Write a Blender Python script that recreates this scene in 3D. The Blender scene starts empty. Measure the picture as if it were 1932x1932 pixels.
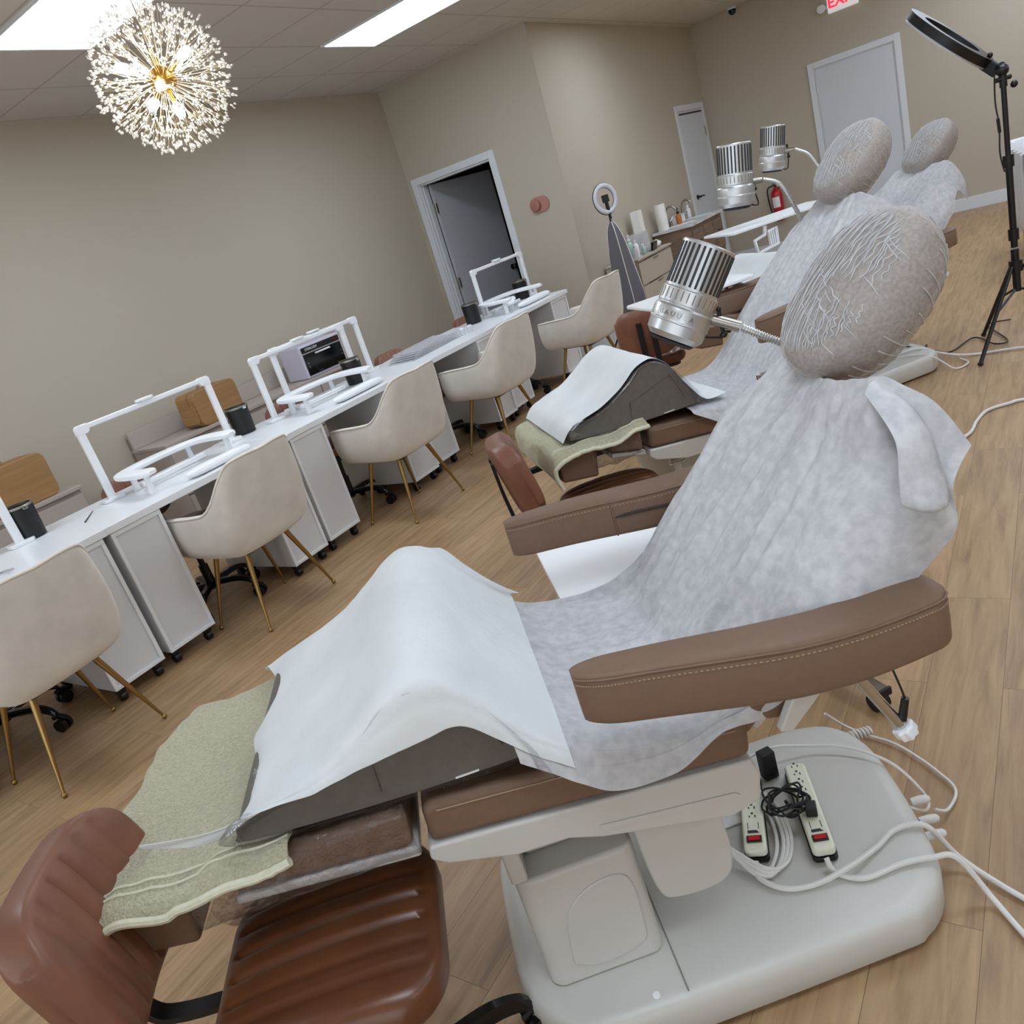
import bpy, bmesh, math, random
from mathutils import Vector, Matrix, noise
random.seed(7)
D = bpy.data
COL = bpy.context.scene.collection
PI = math.pi
R = math.radians
V = Vector

# ------------------------------------------------------------------ materials
def srgb(h):
    h = h.lstrip('#')
    c = [int(h[i:i+2], 16)/255 for i in (0, 2, 4)]
    return tuple((x/12.92 if x <= .04045 else ((x+.055)/1.055)**2.4) for x in c) + (1,)

def mat(name, col, rough=.5, metal=0, spec=.5, alpha=1, trans=0, coat=0, sheen=0, emit=None, es=0):
    m = D.materials.new(name); m.use_nodes = True
    b = m.node_tree.nodes['Principled BSDF']
    b.inputs['Base Color'].default_value = srgb(col) if isinstance(col, str) else col
    b.inputs['Roughness'].default_value = rough
    b.inputs['Metallic'].default_value = metal
    b.inputs['Specular IOR Level'].default_value = spec
    b.inputs['Alpha'].default_value = alpha
    b.inputs['Transmission Weight'].default_value = trans
    b.inputs['Coat Weight'].default_value = coat
    if sheen:
        b.inputs['Sheen Weight'].default_value = sheen
    if emit:
        b.inputs['Emission Color'].default_value = srgb(emit); b.inputs['Emission Strength'].default_value = es
    return m

def N(m, t, **k):
    n = m.node_tree.nodes.new(t)
    for a, b in k.items():
        setattr(n, a, b)
    return n

def L(m, a, b): m.node_tree.links.new(a, b)

def noisy(m, scale=40, detail=4, amt=.25, bump=0, bscale=None, stretch=None, dark=None, dist=.002, rough=None):
    """mottled colour + bump from object coordinates"""
    b = m.node_tree.nodes['Principled BSDF']
    tc = N(m, 'ShaderNodeTexCoord'); mp = N(m, 'ShaderNodeMapping')
    L(m, tc.outputs['Object'], mp.inputs['Vector'])
    if stretch: mp.inputs['Scale'].default_value = stretch
    if amt:
        n = N(m, 'ShaderNodeTexNoise'); n.inputs['Scale'].default_value = scale; n.inputs['Detail'].default_value = detail
        L(m, mp.outputs[0], n.inputs['Vector'])
        cr = N(m, 'ShaderNodeValToRGB')
        c = b.inputs['Base Color'].default_value[:]
        dk = srgb(dark) if dark else tuple(x*(1-amt) for x in c[:3]) + (1,)
        cr.color_ramp.elements[0].color = dk; cr.color_ramp.elements[1].color = c
        cr.color_ramp.elements[0].position = .35; cr.color_ramp.elements[1].position = .65
        L(m, n.outputs['Fac'], cr.inputs['Fac']); L(m, cr.outputs[0], b.inputs['Base Color'])
    if bump:
        n2 = N(m, 'ShaderNodeTexNoise'); n2.inputs['Scale'].default_value = bscale or scale; n2.inputs['Detail'].default_value = 3
        L(m, mp.outputs[0], n2.inputs['Vector'])
        bp = N(m, 'ShaderNodeBump'); bp.inputs['Strength'].default_value = bump; bp.inputs['Distance'].default_value = dist
        L(m, n2.outputs['Fac'], bp.inputs['Height']); L(m, bp.outputs[0], b.inputs['Normal'])
    return m

MT = {}
MT['wall'] = noisy(mat('wall_paint', '#bab09f', .85), 220, 3, .03, .15, 300)
MT['store_shade'] = mat('store_shade_paint', '#4a3a32', .9)  # shade of the unlit store room, put into the paint colour
MT['white_trim'] = mat('white_trim_paint', '#d8dbdf', .45)
MT['door_white'] = mat('white_door_paint', '#cdd2d8', .5)
MT['door_grey'] = mat('grey_door_paint', '#b7b8bd', .55)
MT['lam'] = noisy(mat('white_laminate', '#e8eaed', .28), 3, 6, .03)
MT['lam_ped'] = mat('pedestal_laminate', '#d9d9da', .4)
MT['wplastic'] = mat('white_plastic', '#eceef0', .3)
MT['wmatte'] = mat('white_vinyl', '#eef0f2', .4)
MT['shell'] = noisy(mat('chair_shell_plastic', '#c9c7c1', .38), 6, 3, .03)
MT['velvet'] = noisy(mat('ivory_velvet', '#dbd5ca', .75, sheen=.6), 9, 5, .12, .3, 400)
MT['velvet_pipe'] = mat('ivory_piping', '#e8e2d6', .6)
MT['gold'] = mat('brushed_gold', '#a08250', .36, 1)
MT['black'] = mat('black_plastic', '#0b0b0c', .4)
MT['blackgloss'] = mat('black_gloss_plastic', '#070708', .12)
MT['blackmatte'] = mat('black_matte_shell', '#141416', .65)
MT['chrome'] = mat('chrome', '#c9cacc', .12, 1)
MT['steel'] = mat('satin_steel', '#a9a49c', .3, 1)
MT['silver'] = mat('silver_lamp_housing', '#cfd1d2', .38, .9)
MT['slot'] = mat('dark_slot', '#2b2d30', .6)
MT['pleather'] = noisy(mat('taupe_brown_upholstery', '#7a614f', .5, spec=.35), 60, 3, .06, .25, 900, dist=.0006)
MT['stoolleather'] = noisy(mat('cognac_leather', '#825541', .42, spec=.5), 14, 4, .18, .15, 500, dist=.0006)
MT['seatleather'] = noisy(mat('dark_cognac_leather', '#693d22', .34, spec=.6), 9, 4, .25, .15, 500, dist=.0006)
MT['thread'] = mat('pale_thread', '#a8937c', .7)
MT['greyvinyl'] = noisy(mat('grey_bolster_vinyl', '#68625c', .55), 45, 3, .12, .5, 120, dist=.002)
MT['towel'] = noisy(mat('sage_terry', '#d2cdac', .95, sheen=.3), 150, 4, .2, 1, 240, dist=.01)
MT['towel_hem'] = noisy(mat('sage_towel_hem', '#dad9c2', .9), 90, 3, .08, .6, 160)
MT['greytowel'] = noisy(mat('grey_cloth', '#6b6a70', .95), 120, 3, .15, .6, 260, dist=.003)
MT['whitepipe'] = mat('white_piping', '#dcd8d2', .8)
MT['brass'] = mat('brass_core', '#b98f45', .25, 1)
MT['rod'] = mat('pale_champagne_rod', '#d8c8a8', .3, .8)
MT['bulb'] = mat('lit_bulb', '#ffffff', .3, emit='#fffaf2', es=60)
MT['wood'] = None
MT['vanwood'] = noisy(mat('washed_oak_vanity', '#86705c', .55), 5, 8, .35, .2, 30, stretch=(1, 1, 9))
MT['casewood'] = noisy(mat('light_woodgrain', '#a67d4f', .5), 4, 7, .18, stretch=(1.2, 1.2, 14))
MT['cabtaupe'] = mat('taupe_cabinet', '#b3a89f', .5)
MT['cabbeige'] = mat('greige_cabinet', '#b5aa9c', .5)
MT['seam'] = mat('dark_gap', '#3c342f', .8)
MT['shellseam'] = mat('grey_joint_line', '#86857f', .6)
MT['red'] = mat('extinguisher_red', '#b3121c', .3)
MT['exitred'] = mat('exit_letter_red', '#e0203a', .5, emit='#ff2840', es=1.2)
MT['exitface'] = mat('exit_face', '#e9ebee', .4, emit='#ffffff', es=.25)
MT['pink'] = mat('dusty_rose_plastic', '#b07c72', .45)
MT['pinkdark'] = mat('dusty_rose_dark', '#a36a60', .45)
MT['orange'] = mat('amber_bottle', '#b5682a', .2)
MT['paper'] = noisy(mat('paper_towel', '#eceae4', .9), 60, 2, .03)
MT['cream'] = mat('cream_strip_plastic', '#e4e5cf', .4)
MT['cable'] = mat('white_cable', '#dcdad6', .45)
MT['lens'] = mat('ring_lens_white', '#c9ccd6', .4)
MT['lilac'] = mat('lilac_white_enamel', '#cfcbdc', .35)
MT['green'] = mat('pale_green_liquid', '#a9c2b8', .15)
MT['knobwhite'] = mat('translucent_white_knob', '#e9ecef', .35)
MT['label'] = mat('white_label', '#e8e8e8', .6)
MT['marble'] = noisy(mat('marble_top', '#e6e6e6', .2), 5, 9, .35)
MT['swred'] = mat('red_rocker', '#7a0d12', .25, emit='#ff2010', es=.15)

def sheetmat(name, col, dark, tr=.25, scale=18, alpha=1):
    m = mat(name, col, .9, spec=.15)
    noisy(m, scale, 8, .2, .6, 70, dark=dark, dist=.003)
    nt = m.node_tree; b = nt.nodes['Principled BSDF']; out = nt.nodes['Material Output']
    t = N(m, 'ShaderNodeBsdfTranslucent'); t.inputs['Color'].default_value = srgb(col)
    mx = N(m, 'ShaderNodeMixShader'); mx.inputs[0].default_value = tr
    L(m, b.outputs[0], mx.inputs[1]); L(m, t.outputs[0], mx.inputs[2])
    last = mx
    if alpha < 1:
        tp = N(m, 'ShaderNodeBsdfTransparent'); m2 = N(m, 'ShaderNodeMixShader'); m2.inputs[0].default_value = alpha
        L(m, tp.outputs[0], m2.inputs[1]); L(m, mx.outputs[0], m2.inputs[2]); last = m2
    L(m, last.outputs[0], out.inputs['Surface'])
    return m
MT['nonwoven'] = sheetmat('nonwoven_sheet', '#dadadc', '#c3c4c7', .15, 48)
MT['whitesheet'] = sheetmat('white_paper_sheet', '#e9edee', '#dfe4e5', .1, 6)

def capmat():
    m = sheetmat('elastic_nonwoven_cap', '#e2deda', '#c9c2bd', .1, 140, .5)
    return m
MT['cap'] = capmat()

def clear(name, base=.004, gl=.30, ns=30, bd=.008, wh=.0):
    m = D.materials.new(name); m.use_nodes = True; nt = m.node_tree
    for n in list(nt.nodes):
        if n.type == 'BSDF_PRINCIPLED': nt.nodes.remove(n)
    out = nt.nodes['Material Output']
    tp = N(m, 'ShaderNodeBsdfTransparent'); tp.inputs[0].default_value = (.96, .96, .97, 1)
    g = N(m, 'ShaderNodeBsdfGlossy'); g.inputs['Roughness'].default_value = .12
    lw = N(m, 'ShaderNodeLayerWeight'); lw.inputs[0].default_value = .35
    mr = N(m, 'ShaderNodeMapRange'); mr.inputs['To Min'].default_value = base; mr.inputs['To Max'].default_value = gl
    L(m, lw.outputs['Fresnel'], mr.inputs['Value'])
    mx = N(m, 'ShaderNodeMixShader'); L(m, mr.outputs[0], mx.inputs[0]); L(m, tp.outputs[0], mx.inputs[1]); L(m, g.outputs[0], mx.inputs[2])
    tc = N(m, 'ShaderNodeTexCoord'); n = N(m, 'ShaderNodeTexNoise'); n.inputs['Scale'].default_value = ns; n.inputs['Detail'].default_value = 4; n.inputs['Distortion'].default_value = 1.5
    L(m, tc.outputs['Object'], n.inputs['Vector'])
    bp = N(m, 'ShaderNodeBump'); bp.inputs['Strength'].default_value = 1; bp.inputs['Distance'].default_value = bd
    L(m, n.outputs['Fac'], bp.inputs['Height']); L(m, bp.outputs[0], g.inputs['Normal']); L(m, bp.outputs[0], lw.inputs['Normal'])
    df = N(m, 'ShaderNodeBsdfDiffuse'); df.inputs[0].default_value = (.9, .9, .92, 1); m3 = N(m, 'ShaderNodeMixShader'); m3.inputs[0].default_value = wh
    L(m, mx.outputs[0], m3.inputs[1]); L(m, df.outputs[0], m3.inputs[2]); L(m, m3.outputs[0], out.inputs['Surface'])
    return m
MT['clear'] = clear('clear_plastic_film')
MT['haze'] = clear('hazy_plastic_cover', .03, .35, 18, .008, .4)
MT['acrylic'] = clear('clear_acrylic', .08, .4, 3, .002, .22)
MT['crystal'] = mat('crystal_bead', '#f4f2ee', .05, spec=1, trans=.25)

# floor
def floormat():
    m = mat('oak_plank_floor', '#a88c6b', .42, spec=.4)
    b = m.node_tree.nodes['Principled BSDF']
    tc = N(m, 'ShaderNodeTexCoord')
    br = N(m, 'ShaderNodeTexBrick'); br.inputs['Scale'].default_value = 1
    br.inputs['Brick Width'].default_value = 1.22; br.inputs['Row Height'].default_value = .18
    br.inputs['Mortar Size'].default_value = .0008; br.inputs['Mortar Smooth'].default_value = .3
    br.offset = .37
    br.inputs['Color1'].default_value = (.2, .2, .2, 1); br.inputs['Color2'].default_value = (.8, .8, .8, 1)
    br.inputs['Mortar'].default_value = (0, 0, 0, 1)
    L(m, tc.outputs['Object'], br.inputs['Vector'])
    # per plank offset for the grain
    mp = N(m, 'ShaderNodeMapping'); mp.inputs['Scale'].default_value = (1.3, 14, 1)
    add = N(m, 'ShaderNodeVectorMath', operation='MULTIPLY_ADD')
    add.inputs[1].default_value = (7, 3, 5)
    L(m, br.outputs['Color'], add.inputs[0]); L(m, tc.outputs['Object'], add.inputs[2]); L(m, add.outputs[0], mp.inputs['Vector'])
    n1 = N(m, 'ShaderNodeTexNoise'); n1.inputs['Scale'].default_value = 2.2; n1.inputs['Detail'].default_value = 8; n1.inputs['Roughness'].default_value = .62; n1.inputs['Distortion'].default_value = .5
    L(m, mp.outputs[0], n1.inputs['Vector'])
    cr = N(m, 'ShaderNodeValToRGB'); e = cr.color_ramp.elements
    e[0].position = .25; e[0].color = srgb('#886b4e'); e[1].position = .75; e[1].color = srgb('#bd9d77')
    k = cr.color_ramp.elements.new(.48); k.color = srgb('#a98965')
    L(m, n1.outputs['Fac'], cr.inputs['Fac'])
    mix = N(m, 'ShaderNodeMix', data_type='RGBA', blend_type='MULTIPLY'); mix.inputs[0].default_value = 1
    mr = N(m, 'ShaderNodeMapRange'); mr.inputs['To Min'].default_value = .84; mr.inputs['To Max'].default_value = 1.08
    L(m, br.outputs['Color'], mr.inputs['Value'])
    comb = N(m, 'ShaderNodeCombineColor')
    for i in range(3): L(m, mr.outputs[0], comb.inputs[i])
    L(m, cr.outputs[0], mix.inputs[6]); L(m, comb.outputs[0], mix.inputs[7])
    mo = N(m, 'ShaderNodeMix', data_type='RGBA'); mo.inputs[7].default_value = srgb('#6d5540')
    L(m, br.outputs['Fac'], mo.inputs[0]); L(m, mix.outputs[2], mo.inputs[6])
    L(m, mo.outputs[2], b.inputs['Base Color'])
    bp = N(m, 'ShaderNodeBump'); bp.inputs['Strength'].default_value = .15; bp.inputs['Distance'].default_value = .002
    L(m, n1.outputs['Fac'], bp.inputs['Height']); L(m, bp.outputs[0], b.inputs['Normal'])
    return m
MT['floor'] = floormat()

def ceilmat():
    m = mat('acoustic_ceiling_tile', '#c9c2b8', .95)
    b = m.node_tree.nodes['Principled BSDF']
    tc = N(m, 'ShaderNodeTexCoord'); sp = N(m, 'ShaderNodeSeparateXYZ'); L(m, tc.outputs['Object'], sp.inputs[0])
    fs = []
    for ax, off in ((0, 2.47), (1, 3.05)):
        a = N(m, 'ShaderNodeMath', operation='SUBTRACT'); a.inputs[1].default_value = off - .61*40
        L(m, sp.outputs[ax], a.inputs[0])
        d = N(m, 'ShaderNodeMath', operation='DIVIDE'); d.inputs[1].default_value = .61; L(m, a.outputs[0], d.inputs[0])
        f = N(m, 'ShaderNodeMath', operation='FRACT'); L(m, d.outputs[0], f.inputs[0])
        s = N(m, 'ShaderNodeMath', operation='SUBTRACT'); s.inputs[1].default_value = .5; L(m, f.outputs[0], s.inputs[0])
        q = N(m, 'ShaderNodeMath', operation='ABSOLUTE'); L(m, s.outputs[0], q.inputs[0])
        g = N(m, 'ShaderNodeMath', operation='GREATER_THAN'); g.inputs[1].default_value = .487; L(m, q.outputs[0], g.inputs[0])
        fs.append(g)
    mx = N(m, 'ShaderNodeMath', operation='MAXIMUM'); L(m, fs[0].outputs[0], mx.inputs[0]); L(m, fs[1].outputs[0], mx.inputs[1])
    n = N(m, 'ShaderNodeTexNoise'); n.inputs['Scale'].default_value = 90; n.inputs['Detail'].default_value = 4; L(m, tc.outputs['Object'], n.inputs['Vector'])
    mix = N(m, 'ShaderNodeMix', data_type='RGBA'); mix.inputs[6].default_value = srgb('#c9c2b8'); mix.inputs[7].default_value = srgb('#b0a89d')
    L(m, mx.outputs[0], mix.inputs[0]); L(m, mix.outputs[2], b.inputs['Base Color'])
    bp = N(m, 'ShaderNodeBump'); bp.inputs['Strength'].default_value = .4; bp.inputs['Distance'].default_value = .003
    L(m, n.outputs['Fac'], bp.inputs['Height']); L(m, bp.outputs[0], b.inputs['Normal'])
    return m
MT['ceil'] = ceilmat()
MT['panel'] = mat('light_diffuser', '#ffffff', .5, emit='#e2f0ff', es=12)

# ------------------------------------------------------------------ mesh helpers
class M:
    def __init__(s): s.v = []; s.f = []
    def add(s, vs, fs):
        o = len(s.v); s.v += [tuple(v) for v in vs]; s.f += [tuple(i+o for i in f) for f in fs]; return s
    def box(s, x0, x1, y0, y1, z0, z1, mx=None):
        vs = [V((x, y, z)) for z in (z0, z1) for y in (y0, y1) for x in (x0, x1)]
        if mx: vs = [mx @ v for v in vs]
        return s.add(vs, [(0, 2, 3, 1), (4, 5, 7, 6), (0, 1, 5, 4), (2, 6, 7, 3), (0, 4, 6, 2), (1, 3, 7, 5)])
    def prism(s, poly, z0, z1, mx=None):
        n = len(poly); vs = [V((x, y, z0)) for x, y in poly] + [V((x, y, z1)) for x, y in poly]
        if mx: vs = [mx @ v for v in vs]
        fs = [tuple(range(n))[::-1], tuple(range(n, 2*n))] + [(i, (i+1) % n, n+(i+1) % n, n+i) for i in range(n)]
        return s.add(vs, fs)
    def loft(s, rings, cap=True, closed=True):
        n = len(rings[0]); vs = [p for r in rings for p in r]; fs = []
        for i in range(len(rings)-1):
            for j in range(n if closed else n-1):
                a = i*n+j; b = i*n+(j+1) % n; fs.append((a, b, b+n, a+n))
        if cap: fs += [tuple(range(n))[::-1], tuple(range((len(rings)-1)*n, len(rings)*n))]
        return s.add(vs, fs)
    def tube(s, pts, r, n=10, cap=True, k=0):
        pts = [V(p) for p in pts]
        if k: pts = crom(pts, k)
        rs = r if isinstance(r, (list, tuple)) else [r]*len(pts)
        if len(rs) != len(pts):
            rs = [rs[0]+(rs[-1]-rs[0])*i/(len(pts)-1) for i in range(len(pts))]
        t = (pts[1]-pts[0]).normalized(); a = t.orthogonal().normalized(); rings = []
        for i, p in enumerate(pts):
            t = (pts[min(i+1, len(pts)-1)]-pts[max(i-1, 0)])
            if t.length < 1e-9: t = V((0, 0, 1))
            t.normalize(); a = (a-t*a.dot(t)).normalized(); b = t.cross(a)
            rings.append([p+(a*math.cos(2*PI*j/n)+b*math.sin(2*PI*j/n))*rs[i] for j in range(n)])
        return s.loft(rings, cap)
    def cyl(s, p, q, r, r2=None, n=20): return s.tube([p, q], [r, r if r2 is None else r2], n)
    def lathe(s, prof, c=(0, 0, 0), mx=None, n=32, cap=True):
        c = V(c); rings = []
        for r, z in prof:
            rg = [V((r*math.cos(2*PI*j/n), r*math.sin(2*PI*j/n), z)) for j in range(n)]
            rings.append([c+((mx @ p) if mx else p) for p in rg])
        return s.loft(rings, cap)
    def ell(s, c, rad, mx=None, n=20, m=12, pw=1):
        c = V(c); rings = []
        def sg(x, p): return math.copysign(abs(x)**p, x)
        for i in range(m+1):
            ph = -PI/2+PI*i/m; cz = sg(math.sin(ph), pw); cr = max(abs(math.cos(ph))**pw, .02)
            rg = [V((rad[0]*cr*sg(math.cos(2*PI*j/n), pw), rad[1]*cr*sg(math.sin(2*PI*j/n), pw), rad[2]*cz)) for j in range(n)]
            rings.append([c+((mx @ p) if mx else p) for p in rg])
        return s.loft(rings)
    def grid(s, P):
        ny = len(P); nx = len(P[0])
        return s.add([p for r in P for p in r], [(i*nx+j, i*nx+j+1, (i+1)*nx+j+1, (i+1)*nx+j) for i in range(ny-1) for j in range(nx-1)])

def crom(pts, k):
    pts = [V(p) for p in pts]; out = []
    for i in range(len(pts)-1):
        p0 = pts[max(i-1, 0)]; p1 = pts[i]; p2 = pts[i+1]; p3 = pts[min(i+2, len(pts)-1)]
        for j in range(k):
            t = j/k
            out.append(.5*((2*p1)+(p2-p0)*t+(2*p0-5*p1+4*p2-p3)*t*t+(3*p1-p0-3*p2+p3)*t**3))
    out.append(pts[-1]); return out

def sheet(stations, ks, kt):
    rows = [crom(s, kt) for s in stations]; n = len(rows[0])
    cols = [crom([r[j] for r in rows], ks) for j in range(n)]
    return [[cols[j][i] for j in range(n)] for i in range(len(cols[0]))]

def obj(name, mb, m, parent=None, smooth=True, bevel=0, seg=3, sub=0, solid=0, ang=40, label=None):
    me = D.meshes.new(name); me.from_pydata(mb.v, [], mb.f); me.validate()
    bm = bmesh.new(); bm.from_mesh(me); bmesh.ops.recalc_face_normals(bm, faces=bm.faces); bm.to_mesh(me); bm.free()
    me.materials.append(MT[m] if isinstance(m, str) else m)
    if smooth:
        for p in me.polygons: p.use_smooth = True
        if not bevel and not sub: me.set_sharp_from_angle(angle=R(ang))
    o = D.objects.new(name, me); COL.objects.link(o)
    if parent: o.parent = parent
    if solid:
        k = o.modifiers.new('s', 'SOLIDIFY'); k.thickness = solid; k.offset = 0
    if bevel:
        k = o.modifiers.new('b', 'BEVEL'); k.width = bevel; k.segments = seg; k.limit_method = 'ANGLE'; k.angle_limit = R(35)
        k = o.modifiers.new('w', 'WEIGHTED_NORMAL')
    if sub:
        k = o.modifiers.new('u', 'SUBSURF'); k.levels = sub; k.render_levels = sub
    if label: o['label'] = label
    return o

def thing(name, label, cat, loc=(0, 0, 0), rz=0, group=None):
    o = D.objects.new(name, None); COL.objects.link(o); o.empty_display_size = .1
    o.location = loc; o.rotation_euler = (0, 0, rz); o['label'] = label; o['category'] = cat
    if group: o['group'] = group
    return o

def tag(o, label, cat, group=None):
    o['label'] = label; o['category'] = cat
    if group: o['group'] = group
    return o

def struct(name, mb, m, parent=None, **k):
    o = obj(name, mb, m, parent, **k)
    if not parent: o['kind'] = 'structure'
    return o

def dup(root, loc, rz, label, group=None):
    def cp(o, par):
        c = o.copy(); COL.objects.link(c)
        if par: c.parent = par
        for ch in [x for x in D.objects if x.parent == o]: cp(ch, c)
        return c
    r = cp(root, None); r.location = loc; r.rotation_euler = (0, 0, rz); r['label'] = label
    if group: r['group'] = group
    return r

def rrect(x0, x1, y0, y1, r, n=5):
    out = []
    for cx, cy, a0 in ((x1-r, y1-r, 0), (x0+r, y1-r, 90), (x0+r, y0+r, 180), (x1-r, y0+r, 270)):
        for i in range(n+1):
            a = R(a0+90*i/n); out.append((cx+r*math.cos(a), cy+r*math.sin(a)))
    return out

def rloft(poly, zs, insets, c=None):
    """stack a 2D polygon at heights zs, shrunk towards its centroid by insets"""
    cx = sum(p[0] for p in poly)/len(poly); cy = sum(p[1] for p in poly)/len(poly); rings = []
    for z, k in zip(zs, insets):
        rg = []
        for x, y in poly:
            d = math.hypot(x-cx, y-cy); f = (d-k)/d
            rg.append(V((cx+(x-cx)*f, cy+(y-cy)*f, z)))
        rings.append(rg)
    m = M(); m.loft(rings); return m

def txt(s, size, depth, name, m, parent, mx, bold=False):
    cu = D.curves.new(name, 'FONT'); cu.body = s; cu.size = size; cu.extrude = depth; cu.align_x = 'CENTER'; cu.align_y = 'CENTER'
    if bold: cu.offset = size*.025
    t = D.objects.new(name+'_t', cu); COL.objects.link(t)
    dg = bpy.context.evaluated_depsgraph_get(); me = D.meshes.new_from_object(t.evaluated_get(dg))
    D.objects.remove(t); me.transform(mx); me.materials.clear(); me.materials.append(MT[m])
    o = D.objects.new(name, me); COL.objects.link(o); o.parent = parent; return o

def axes(x, y, z, o=(0, 0, 0)):
    m = Matrix((x, y, z)).transposed().to_4x4(); m.translation = V(o); return m
def frame_to(d, up=(0, 0, 1)):
    z = V(d).normalized(); x = V(up).cross(z)
    if x.length < 1e-4: x = V((1, 0, 0))
    x.normalize(); return Matrix((x, z.cross(x), z)).transposed()

# ------------------------------------------------------------------ room shell
CZ = 2.97; YA = 5.53; XB = 6.96; YC = 3.75; XD = 11.15; XF = -3.6; YR = -4.6
struct('floor', M().box(XF-.1, XD+.1, YR-.1, YA+.1, -.1, 0), 'floor', smooth=False)
struct('ceiling', M().box(XF-.1, XD+.1, YR-.1, YA+.1, CZ, CZ+.1), 'ceil', smooth=False)
struct('wall_left', M().box(XF-.1, 10.2, YA, YA+.12, 0, CZ), 'wall', smooth=False)
DY0, DY1, DZ = 4.47, 5.40, 2.045
struct('wall_door', M().box(XB, XB+.12, YC, DY0, 0, CZ).box(XB, XB+.12, DY1, YA, 0, CZ).box(XB, XB+.12, DY0, DY1, DZ, CZ), 'wall', smooth=False)
struct('wall_return', M().box(XB+.12, XD, YC, YC+.12, 0, CZ), 'wall', smooth=False)
struct('wall_back', M().box(XD, XD+.12, YR, YC+.12, 0, CZ), 'wall', smooth=False)
struct('wall_right', M().box(XF-.1, XD+.1, YR-.12, YR, 0, CZ), 'wall', smooth=False)
fr = M().box(XF-.12, XF, YR, YA, 0, .35).box(XF-.12, XF, YR, YA, 2.6, CZ)
for a, b in ((YR, -4.1), (-.9, -.3), (2.3, 2.9), (5.1, YA)): fr.box(XF-.12, XF, a, b, .35, 2.6)
struct('wall_front', fr, 'wall', smooth=False)
for i, (a, b) in enumerate(((-4.1, -.9), (-.3, 2.3), (2.9, 5.1))):  # unseen windows, added to bring in soft daylight from behind the camera
    w = M(); t = .05
    w.box(XF-.1, XF-.02, a, a+t, .35, 2.6).box(XF-.1, XF-.02, b-t, b, .35, 2.6).box(XF-.1, XF-.02, a+t, b-t, .35, .35+t).box(XF-.1, XF-.02, a+t, b-t, 2.6-t, 2.6)
    w.box(XF-.09, XF-.03, (a+b)/2-.02, (a+b)/2+.02, .4, 2.55)
    struct('unseen_window_%d' % (i+1), w, 'white_trim', smooth=False)
# unlit store room behind the open door, its darkness put into the wall colour
struct('wall_store', M().box(10.08, 10.2, YC+.12, YA, 0, CZ), 'store_shade', smooth=False)
struct('store_shade_lining', M().box(XB+.13, 10.08, YA-.03, YA-.001, 0, CZ).box(XB+.13, 10.08, YC+.13, YC+.15, 0, CZ), 'store_shade', smooth=False)  # dark sheets laid over the store room walls in place of shade
# baseboards
BH = .14; BT = .014
def bb(name, x0, x1, y0, y1): struct(name, M().box(x0, x1, y0, y1, 0, BH), 'white_trim', smooth=False, bevel=.004)
bb('baseboard_left', XF, XB, YA-BT, YA)
bb('baseboard_door', XB-BT, XB, YC, 4.40)
bb('baseboard_return', XB-BT, 10.03, YC-BT, YC)
bb('baseboard_back', XD-BT, XD, -4.5, 1.43)
bb('baseboard_alcove', XD-BT, XD, 2.45, YC-BT)
# door casings
def casing(name, ax, at, a0, a1, zt, w=.068, t=.02, depth=.12, sgn=-1):
    m = M()
    def bx(p0, p1, q0, q1, z0, z1):
        if ax == 'x': m.box(q0, q1, p0, p1, z0, z1)
        else: m.box(p0, p1, q0, q1, z0, z1)
    f0, f1 = (at+sgn*t, at) if sgn < 0 else (at, at+t)
    bx(a0-w, a0, f0, f1, 0, zt+w); bx(a1, a1+w, f0, f1, 0, zt+w); bx(a0, a1, f0, f1, zt, zt+w)
    d0, d1 = (at-.001, at+depth+.001)
    bx(a0, a0+.018, d0, d1, 0, zt); bx(a1-.018, a1, d0, d1, 0, zt); bx(a0+.018, a1-.018, d0, d1, zt-.018, zt)
    bx(a1-.032, a1-.018, at+.035, at+.06, 0, zt-.018)
    return struct(name, m, 'white_trim', smooth=False, bevel=.003, seg=2)
d1 = casing('door_1', 'x', XB, DY0, DY1, DZ)
# open door leaf hinged on the left jamb, swung into the store room
hx, hy = XB+.125, DY1-.022
leaf = thing('door_2', 'grey flush door leaf standing open into the dark store room', 'door', (hx, hy, 0), R(-12))
leaf['kind'] = 'structure'
lf = obj('door_panel', M().box(.0, .90, -.04, 0, .012, 2.02), 'door_grey', leaf, bevel=.003)
kn = M().lathe([(.012, 0), (.012, .03), (.028, .04), (.03, .055), (.02, .068), (.004, .07)], (.83, -.04, .96), frame_to((0, -1, 0)), 20)
kn.lathe([(.03, 0), (.03, .006)], (.83, -.04, .96), frame_to((0, -1, 0)), 20)
obj('door_knob', kn, 'black', leaf)
for z in (.25, 1.0, 1.78):
    obj('hinge', M().box(-.012, .004, -.05, .002, z-.05, z+.05).cyl((-.014, -.045, z-.055), (-.014, -.045, z+.055), .007, n=10), 'steel', leaf, label='brushed metal hinge')
# far closed door on the back wall
W2 = Matrix()
dd = casing('door_3', 'x', XD, 1.50, 2.38, 2.02, depth=.02)
dm = M().box(XD-.012, XD+.03, 1.52, 2.36, .01, 2.0)
struct('door_panel', dm, 'door_white', dd)
obj('hinge', M().box(XD-.022, XD-.01, 2.345, 2.375, 1.76, 1.87), 'white_trim', dd)
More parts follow.
